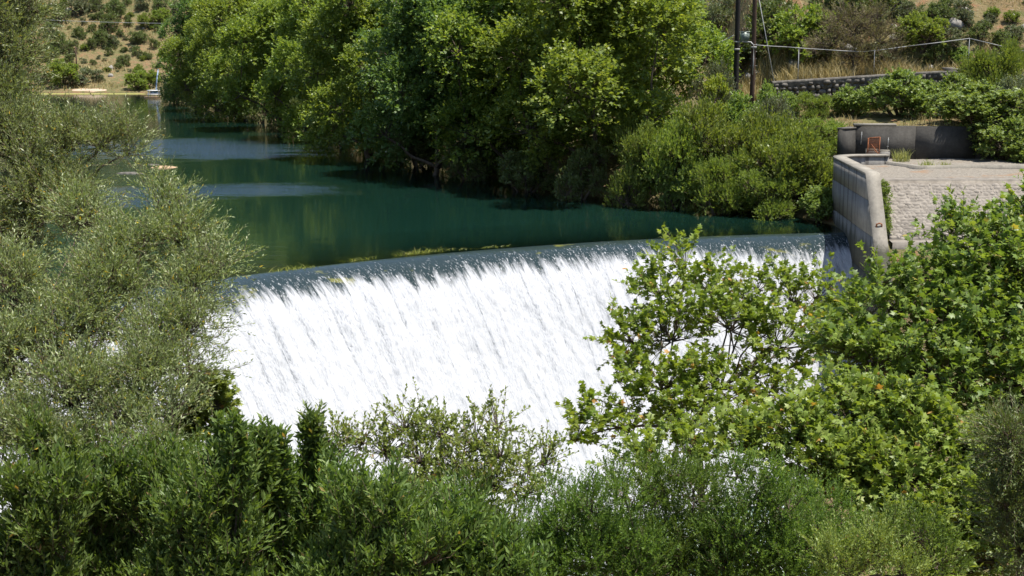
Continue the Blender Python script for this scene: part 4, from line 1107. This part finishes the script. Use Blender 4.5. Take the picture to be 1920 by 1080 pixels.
# --- far shore
bush(120, 135, 38, 254, 'maqb', 'bright round tree on the far shore beside the sandy landing', cat='tree', name='round_tree')
bush(150, 148, 26, 254.5, 'maqg', 'greyish bush against the right side of the round far tree')
bush(255, 152, 30, 251, 'maqb', 'pale green bush on the far shore left of the jetty')
bush(275, 148, 26, 252, 'maqb', 'pale green bush on the far shore touching the jetty')
bush(180, 143, 16, 258, 'maqg', 'brownish low bush on the bank above the sandy landing')
bush(260, 128, 14, 262, 'maqb', 'small round bright shrub above the pale green shore bush')
bush(80, 150, 20, 256, 'maqg', 'low grey-green bush on the far shore behind the olive twigs')
FARS = [(232, 113, 13), (222, 123, 9), (175, 118, 7), (158, 115, 7), (185, 108, 5), (195, 112, 5), (192, 75, 19), (212, 78, 14), (150, 62, 15), (172, 55, 9), (112, 80, 22), (135, 92, 15), (260, 70, 17), (205, 40, 24), (218, 22, 20),
        (150, 12, 24), (112, 30, 22), (265, 12, 14), (300, 5, 18), (238, 4, 10), (280, 40, 20), (255, 95, 10), (205, 98, 8), (300, 30, 20), (185, 30, 10), (130, 110, 12), (95, 60, 16), (95, 100, 14), (240, 45, 9), (170, 85, 12), (335, 12, 18), (375, 8, 16), (410, 4, 18),
        (80, 20, 14), (225, 62, 10), (160, 90, 10), (245, 28, 8), (200, 130, 8), (180, 5, 12), (275, 105, 9), (290, 85, 11)]
_fr = random.Random(21)
FARS += [(_fr.uniform(75, 305), _fr.uniform(-2, 138), _fr.uniform(3, 8)) for _ in range(85)]
FLAB = {(192, 75): 'shrub midway up the far hillside, right of the thin distant pole', (150, 62): 'shrub directly above the top of the thin distant pole', (112, 80): 'broad shrub left of the thin distant pole',
        (260, 70): 'shrub on the far hillside nearest the left end of the tree row', (205, 40): 'tall shrub touching the power line on the far hillside', (218, 22): 'shrub just above the tall one at the power line',
        (150, 12): 'large shrub at the top of the far hillside above the pole', (112, 30): 'shrub at the top of the far hillside beside the olive twigs', (265, 12): 'shrub at the top edge right of the tall power line shrub',
        (300, 5): 'shrub at the top edge over the end of the tree row', (232, 113): 'low round shrub above the right end of the sandy landing', (135, 92): 'shrub at the foot of the thin distant pole',
        (280, 40): 'shrub beneath the power line beside the tree row', (95, 60): 'shrub half hidden by olive twigs on the far hillside', (212, 78): 'shrub with a bare foot right of the midway one on the hillside'}
fr_ = random.Random(8)
for px, py, r in FARS:
    r_ = ray(px, py + r * .6)
    yy = np.linspace(250, 420, 500); pxs = np.stack([r_[0] / r_[1] * yy, yy], 1); zr = CAMZ + r_[2] / r_[1] * yy
    hh = height(pxs[:, 0], pxs[:, 1]); k_ = np.argmax(hh >= zr)
    if k_ == 0: continue
    s_ = r / F * yy[k_]
    key = fr_.choice(['maq', 'maq2', 'maq', 'maqg', 'maqb'])
    if key == 'maqb': lab, grp = 'green shrub on the dry far hillside', 'green shrubs on the far hillside'
    elif key == 'maqg': lab, grp = 'greyish shrub on the dry far hillside', 'grey shrubs on the far hillside'
    else: lab, grp = 'dark green shrub on the dry far hillside', 'dark shrubs on the far hillside'
    lab = FLAB.get((px, py), lab)
    put(BP, key, bused, pxs[k_, 0], yy[k_], hh[k_] - .15, fr_.random() * 6.28, (s_ * 1.1, s_ * 1.1, s_ * (1.0 + .4 * fr_.random())), lab, grp)
for d_, u_ in ((BP, bused), (PP, used)):
    for k_ in d_:
        if k_ not in u_: print('unused', k_)

# --- rocks and dry grass on the slopes
ROCK = simple_mat('pale_limestone', (0.13, 0.12, 0.105), (0.36, 0.34, 0.31), 2.5, 0.9, 0.8, 0.15, 0.15, coord='w')
RKM = []
for q in range(7):
    me = STM[q].copy(); me.materials.clear(); me.materials.append(ROCK); RKM.append(me)
rng = np.random.RandomState(17)
for q in range(46):
    if q > 33: break
    if q < 26: px, Yq = 1400 + rng.rand() * 540, 97.4 + rng.rand() ** 1.6 * 6
    else: px, Yq = 80 + rng.rand() * 230, 262 + rng.rand() * 45
    x = (px - 960) / F * Yq; s_ = (.4 + .7 * rng.rand() ** 1.5) * (1 if q < 26 else 1.3)
    o = bpy.data.objects.new('rock', RKM[rng.randint(7)]); COL.objects.link(o)
    o.location = (x, Yq, gz(x, Yq) + s_ * .1); o.scale = (s_ * 1.5, s_ * 1.1, s_ * .8); o.rotation_euler = (rng.rand() * .6, rng.rand() * .6, rng.rand() * 6)
    if q < 26: tag(o, 'weathered grey rock on the dry slope behind the grassy ledge', 'rock', 'rocks on the near slope')
    else: tag(o, 'grey rock on the dry far hillside', 'rock', 'rocks on the far hillside')
def blades(name, x, y, z, h, mat, rng, wd=.018, lean=.35):
    n = len(x); a = rng.rand(n) * 6.28; ln = rng.normal(size=(n, 2)) * lean
    B = np.stack([x, y, z], 1); sx_ = np.stack([np.cos(a), np.sin(a), np.zeros(n)], 1) * (wd * (.6 + .8 * rng.rand(n)))[:, None]
    M_ = B + np.c_[ln * h[:, None] * .35, h * .6]; Tp = B + np.c_[ln * h[:, None], h]
    V = np.stack([B - sx_, B + sx_, M_ + sx_ * .8, M_ - sx_ * .8, Tp], 1).reshape(-1, 3)
    b = np.arange(n)[:, None] * 5
    rn = np.repeat(np.clip(rng.rand(n), 0, 1), 5)
    return mesh_np(name, V, [b + np.array([[0, 1, 2, 3]]), b + np.array([[3, 2, 4]])], mat, attrs={'rnd': rn})
n = 9000; x = 13 + rng.rand(n) * 20; y = 92.1 + rng.rand(n) ** 1.3 * 6.5
g = fbm(x * .7, y * .7, 3, 7); k_ = g > .42; x, y, g = x[k_], y[k_], g[k_]
tag(blades('tall_dry_grass', x, y, height(x, y) - .05, (.35 + .8 * rng.rand(len(x))) * (.5 + g), DRYGRASS, rng, .022), 'tall straw-coloured grass along the ledge behind the terrace wall', 'grass', kind='stuff')
n = 26000; x = 12 + rng.rand(n) * 34; y = 79 + rng.rand(n) * 38
k_ = (fbm(x * .5, y * .5, 3, 4) > .47) & ((y < 90.8) | (y > 97)); x, y = x[k_], y[k_]
tag(blades('slope_grass', x, y, height(x, y) - .04, .15 + .35 * rng.rand(len(x)), DRYGRASS, rng, .02), 'short dry grass tufts scattered over the near slope', 'grass', kind='stuff')
n = 20000; x = -105 + rng.rand(n) * 75; y = 250 + rng.rand(n) * 70
k_ = (fbm(x * .2, y * .2, 3, 4) > .48); x, y = x[k_], y[k_]
tag(blades('hillside_grass', x, y, height(x, y) - .05, .3 + .7 * rng.rand(len(x)), DRYGRASS, rng, .06), 'dry grass covering the far hillside', 'grass', kind='stuff')
# weeds on the platform
def tuft(name, loc, n, rad, hmin, hmax, mat, lab, cat, group=None, wd=.012, lean=.3):
    r = np.random.RandomState(int(abs(loc[0] * 97 + loc[1] * 13)) % 9999)
    a = r.rand(n) * 6.28; q = r.rand(n) ** .6 * rad
    o = blades(name, np.cos(a) * q, np.sin(a) * q, np.full(n, -.03), hmin + (hmax - hmin) * r.rand(n), mat, r, wd, lean)
    o.location = Vector([float(v) for v in loc]); return tag(o, lab, cat, group)
TUFTM = leaf_mat('pale_weed_blade', [(0, (0.16, 0.19, 0.06)), (1, (0.30, 0.30, 0.13))], .3)
for px, py, n_, rd_, h_, lab in ((1690, 303, 160, .5, .85, 'tallest pale weed tuft on the platform between gate and kerb bend'), (1740, 314, 120, .45, .5, 'pale weed tuft growing at the kerb bend'), (1772, 311, 60, .35, .35, 'small weed tuft on the kerb right of the bend'),
                          (1617, 293, 40, .2, .3, 'small weed tuft inside the curved end of the wing wall')):
    c = onz(px, py, 2.95); tuft('weed_tuft', c, n_, rd_, h_ * .4, h_, TUFTM, lab, 'weed')
for q in range(5):
    yv = 63.0 + q * .5; BPk = ('broad', 'soft')[q % 2]
sh_ = [lob(1659, 350 + q * 16, 9 + 3 * (q % 2), 64.6 - q * .27) for q in range(6)]
plant('wall_shrub', 'narrow green shrub rooted between the coping and the stone-paved slope', 'shrub', (sh_[3][0], sh_[3][1], rev_z(sh_[3][1]) - .1), sh_, 'maquis', 61, mat='broad', size=.085, rc=.16, L=.2, trunk_r=.02, stems=3, dens=1.4, tw=.004)

# water weed on the spillway lip
wr = np.random.RandomState(9)
def weed(px0, px1, py0, py1, n, hmax, lab):
    p0, p1 = onz(px0, py0, 0), onz(px1, py1, 0); c = (p0 + p1) / 2
    q = wr.rand(n, 1); P = p0 + (p1 - p0) * q + np.c_[wr.normal(size=(n, 2)) * .13, np.zeros(n)]
    P[:, 1] += .25
    o = blades('water_weed', P[:, 0] - c[0], P[:, 1] - c[1], np.full(n, -.02), .02 + .6 * hmax * wr.rand(n) ** 2.4, GREENGRASS, wr, .013, 1.5); o.location = Vector([float(v) for v in c])
    tag(o, lab, 'water weed', 'weed growing on the spillway lip', 'stuff')
weed(502, 590, 512, 502, 170, .34, 'yellow-green water weed on the lip nearest the olive branches')
weed(648, 700, 492, 486, 90, .28, 'thin row of water weed on the lip between two thicker tufts')
weed(745, 830, 481, 471, 240, .42, 'thickest yellow-green water weed tuft on the spillway lip')
weed(835, 960, 471, 462, 120, .14, 'low band of water weed right of the thickest tuft on the lip')

#PART4
# ------------------------------------------------------------------ foreground: olives, plane trees, shrubs on the near slope
def lobs(Y, rows, sy=.8, tilt=0.0):
    p0 = min(q[1] for q in rows)
    return [lob(a, b, r, Y * (1 - tilt * (b - p0) / F) + (rest[0] if rest else 0), sy) for a, b, r, *rest in rows]      # lower boughs stand out towards the slope
la = lobs(15.5, [(-10, -60, 110), (-20, 60, 95), (-30, 190, 90), (20, 300, 120), (120, 285, 75), (190, 275, 50), (225, 250, 26), (235, 290, 22), (90, 400, 120), (-20, 470, 140), (60, 20, 35), (55, 110, 30), (40, -10, 70), (15, 110, 75), (10, 200, 75)], .8, .5)
plant('olive_tree', 'tall grey-green olive tree running up the left edge of the view', 'tree', base_of(la, dy=.6), la, 'olive', 71, trunk_r=.075, stems=1, dens=.95, shell=.3)
lb = lobs(13.0, [(300, 395, 48), (330, 450, 75), (395, 480, 42), (415, 505, 28), (250, 480, 85), (355, 545, 75), (200, 560, 110), (300, 640, 90), (350, 630, 45), (120, 640, 120), (270, 730, 90), (335, 700, 40), (130, 760, 120), (20, 560, 110), (10, 700, 130), (10, 830, 110), (150, 420, 70), (355, 690, 40), (370, 610, 36), (320, 780, 55), (230, 800, 80), (300, 840, 60), (170, 850, 80), (90, 860, 80)], .8, 1.0)
plant('olive_tree', 'bushy olive tree spreading in front of the spillway, orange leaves among the green', 'tree', base_of(lb, dy=.5), lb, 'olive', 72, trunk_r=.06, stems=1, dens=.88, shell=.3)
# plane trees below the camera
lc = lobs(24.0, [(1285, 500, 36), (1240, 555, 52), (1330, 545, 58), (1185, 640, 55), (1260, 640, 75), (1370, 620, 80), (1420, 545, 42), (1490, 570, 46), (1530, 560, 22), (1460, 650, 70), (1160, 715, 42), (1240, 730, 65), (1350, 730, 75), (1120, 790, 38), (1080, 825, 26), (1190, 800, 45), (1290, 800, 60), (1440, 740, 70), (1550, 660, 60), (1590, 610, 30)], 1.1, .9)
plant('plane_tree', 'open plane tree with branches showing in front of the white fall', 'tree', base_of(lc, dy=.3), lc, 'plane_near', 73, trunk_r=.11, dens=.62, singles=300, trunk_h=.7, dsp=1.1, size=.128)
ld = lobs(20.0, [(1940, 430, 75), (1875, 470, 62), (1990, 400, 70), (1815, 480, 42), (1785, 445, 20), (1745, 540, 60), (1815, 550, 80), (1910, 550, 105), (1670, 580, 52), (1755, 640, 90), (1860, 650, 115), (1645, 690, 75), (1770, 730, 105), (1900, 740, 110), (1635, 630, 40), (1990, 600, 130), (1650, 545, 45), (1622, 600, 42), (1605, 675, 55)], 1.0, .8)
plant('plane_tree', 'dense dark plane tree filling the right side in front of the stone-paved slope', 'tree', base_of(ld, dy=.3), ld, 'plane_near', 74, trunk_r=.18, dens=.85, mat='plane_shade', singles=300, trunk_h=.6, size=.125, dsp=1.3)
le = lobs(15.5, [(1600, 790, 70), (1500, 830, 70), (1690, 800, 80), (1400, 850, 60), (1290, 850, 45), (1560, 900, 100), (1680, 920, 110), (1800, 870, 90), (1800, 990, 110), (1900, 940, 90), (1700, 1040, 100), (1880, 1060, 90), (1220, 880, 30), (1560, 750, 25)], .9, .9)
plant('plane_tree', 'young yellow-green plane tree low in the right corner, with toothed leaves', 'tree', base_of(le, dy=.2), le, 'plane_near', 75, trunk_r=.09, stems=3, dens=.95, mat='plane_young', singles=300, size=.106, rc=.26, L=.34, dsp=1.25)
lf = lobs(12.0, [(395, 745, 24), (375, 775, 26), (402, 765, 14), (360, 810, 26)])
plant('plane_sapling', 'small bright green plane sapling at the right foot of the olive', 'sapling', base_of(lf), lf, 'plane_near', 76, trunk_r=.02, stems=2, dens=1.5, mat='plane_young', size=.085, rc=.12, L=.16)
lg = lobs(11.5, [(1900, 830, 62), (1925, 900, 70), (1890, 960, 60), (1915, 1030, 70)])
plant('olive_tree', 'dark little olive at the right edge below the dense plane tree', 'tree', base_of(lg), lg, 'olive', 77, trunk_r=.05, stems=3, dens=1.2, mat='maquis')
# almond shrubs with upright shoots
ALM = [
    (8.8, [(30, 900, 70), (90, 960, 90), (10, 1020, 90), (120, 880, 50), (60, 1080, 90)], 'almond shrub with upright shoots in the bottom left corner'),
    (9.4, [(200, 880, 70), (260, 930, 90), (170, 970, 90), (290, 860, 55), (220, 1060, 100), (245, 815, 28)], 'almond shrub below the olive, second from the left corner'),
    (9.0, [(390, 880, 70), (360, 950, 90), (440, 960, 80), (440, 850, 36), (405, 1050, 100), (330, 1040, 70)], 'almond shrub with dark spires against the foot of the fall'),
    (9.6, [(510, 900, 70), (580, 910, 60), (540, 980, 90), (590, 850, 30), (490, 850, 28), (560, 1060, 100), (525, 868, 30)], 'almond shrub carrying the tallest dark spire in front of the fall'),
    (8.9, [(680, 950, 70), (740, 920, 55), (700, 1020, 100), (640, 900, 45), (790, 1000, 80), (705, 880, 32), (640, 1060, 80)], 'almond shrub below the sparse pale bush'),
    (9.2, [(850, 960, 60), (880, 1020, 80), (860, 920, 30), (940, 1010, 60), (820, 1070, 80), (960, 1070, 80)], 'almond shrub at the bottom middle beside the fine-leaved shrub'),
]
for q, (Yq, rows, lab) in enumerate(ALM):
    rows = [(a_, b_ + 62, r_) for a_, b_, r_ in rows] + [(rows[0][0] + 40, 1120, 90), (rows[0][0] - 60, 1130, 90)]
    l_ = lobs(Yq, rows); plant('almond_shrub', lab, 'shrub', base_of(l_), l_, 'almond', 80 + q, group='almond shrubs along the bottom edge', trunk_r=.022, stems=3, spread=.25, dens=1.0, singles=150)
# single upright spires
def spire(rows, Y, seed):
    return rows
SPR = [(445, 812, 790, 9.0), (492, 818, 800, 9.3), (522, 835, 818, 9.4), (588, 815, 780, 9.6), (415, 820, 800, 9.2)]
for q, (px, pb_, pt_, Yq) in enumerate(SPR):
    l_ = lobs(Yq, [(px, pt_ + 30 + k_ * 24, 13 + k_ * 3) for k_ in range(5)])
    names = ['dark almond spire second from the sapling', 'slim dark almond spire third from the sapling', 'short dark almond spire fourth from the sapling', 'tallest dark almond spire left of the sparse bush', 'first dark almond spire beside the sapling']
    plant('almond_shoot', names[q], 'shoot', (l_[-1][0], l_[-1][1], gz(l_[-1][0], l_[-1][1]) - .05), l_, 'almond', 95 + q, group='upright almond spires', trunk_r=.014, stems=3, spread=.03, dens=1.0, rc=.035, L=.15, u=2.0, dsp=.34, size=.085, ang=1.15)
ALM2 = [
    (10.6, [(120, 900, 70), (160, 1000, 110), (80, 1080, 120), (60, 850, 50), (230, 1100, 110)], 'almond shrub filling in behind the bottom left corner'),
    (10.8, [(330, 900, 70), (310, 1000, 110), (420, 1000, 100), (360, 1100, 120), (470, 900, 60)], 'almond shrub filling in behind the spires'),
    (10.6, [(600, 950, 75), (550, 1040, 110), (660, 1000, 90), (640, 1100, 120), (500, 1000, 90)], 'almond shrub filling in left of the sparse bush'),
    (10.8, [(760, 1000, 75), (820, 1020, 80), (750, 1090, 110), (900, 1060, 100), (880, 970, 50)], 'almond shrub filling in below the sparse bush'),
]
for q, (Yq, rows, lab) in enumerate(ALM2):
    l_ = lobs(Yq, rows); plant('almond_shrub', lab, 'shrub', base_of(l_), l_, 'almond', 180 + q, group='almond shrubs along the bottom edge', trunk_r=.02, stems=3, spread=.25, dens=.75)
# sparse pale bush in front of the fall
lh = lobs(12.0, [(760, 805, 40), (720, 850, 50), (830, 820, 45), (890, 830, 45), (790, 870, 55), (870, 880, 55), (940, 860, 45), (990, 880, 40), (1020, 870, 18), (680, 830, 28), (640, 850, 25), (930, 920, 50), (840, 930, 50), (770, 940, 50), (985, 930, 40), (930, 800, 20), (620, 830, 14)], 1.0, .9)
plant('pale_bush', 'sparse pale bush with bare twigs showing against the white water', 'bush', base_of(lh), lh, 'sparse', 101, trunk_r=.018, stems=3, spread=.3, dens=2.9, shell=.2)
# fine-leaved dark shrubs
MYR = [(9.6, [(1110, 960, 60), (1060, 1000, 70), (1130, 1040, 90), (1170, 930, 45), (1020, 1060, 80)], 'fine-leaved dark shrub at the bottom middle'),
       (9.9, [(1240, 930, 65), (1300, 940, 70), (1230, 1020, 100), (1200, 900, 28), (1320, 1040, 90), (1270, 890, 30)], 'fine-leaved dark shrub below the young plane leaves'),
       (9.7, [(1410, 940, 65), (1400, 1010, 90), (1480, 960, 70), (1460, 1050, 90), (1380, 900, 35), (1520, 1010, 60), (1440, 895, 28)], 'fine-leaved dark shrub, third and rightmost of the low mass')]
for q, (Yq, rows, lab) in enumerate(MYR):
    rows = rows + [(rows[0][0] - 50, 1110, 90), (rows[0][0] + 70, 1115, 95), (rows[0][0] - 70, 1050, 70), (rows[0][0] + 10, 1060, 80), (rows[0][0] + 90, 1050, 70)]
    l_ = lobs(Yq, rows); plant('fine_leaved_shrub', lab, 'shrub', base_of(l_), l_, 'myrtle', 110 + q, group='fine-leaved shrubs along the bottom edge', trunk_r=.02, stems=3, spread=.25, dens=.9)
MYR2 = [(11.2, [(990, 1000, 70), (960, 1080, 100), (1080, 960, 60), (1090, 1080, 110), (1040, 930, 30)], 'fine-leaved shrub filling in behind the bottom middle'),
        (11.4, [(1180, 960, 80), (1200, 1060, 120), (1340, 950, 80), (1340, 1070, 120), (1160, 900, 40)], 'fine-leaved shrub filling in below the open plane tree'),
        (11.2, [(1480, 1000, 90), (1560, 980, 80), (1480, 1090, 110), (1600, 1080, 110), (1540, 940, 40)], 'fine-leaved shrub filling in below the young plane')]
for q, (Yq, rows, lab) in enumerate(MYR2):
    l_ = lobs(Yq, rows); plant('fine_leaved_shrub', lab, 'shrub', base_of(l_), l_, 'myrtle', 130 + q, group='fine-leaved shrubs along the bottom edge', trunk_r=.02, stems=3, spread=.25, dens=.65)
l_ = lobs(8.9, [(1570, 1050, 60), (1640, 1040, 55), (1600, 1085, 80), (1690, 1080, 55)])
plant('light_shrub', 'light green small-leaved shrub at the bottom edge under the young plane', 'shrub', base_of(l_), l_, 'myrtle', 120, trunk_r=.018, stems=3, dens=1.0, mat='pale')
l_ = lobs(9.8, [(1650, 1000, 50), (1720, 1010, 60), (1760, 1060, 60)])
plant('fine_leaved_shrub', 'small dark fine-leaved shrub behind the light green one', 'shrub', base_of(l_), l_, 'myrtle', 121, trunk_r=.018, stems=3, dens=.9)
print('leaves', NLEAF[0], 'tris', sum(len(me.loops) - 2 * len(me.polygons) for me in bpy.data.meshes))
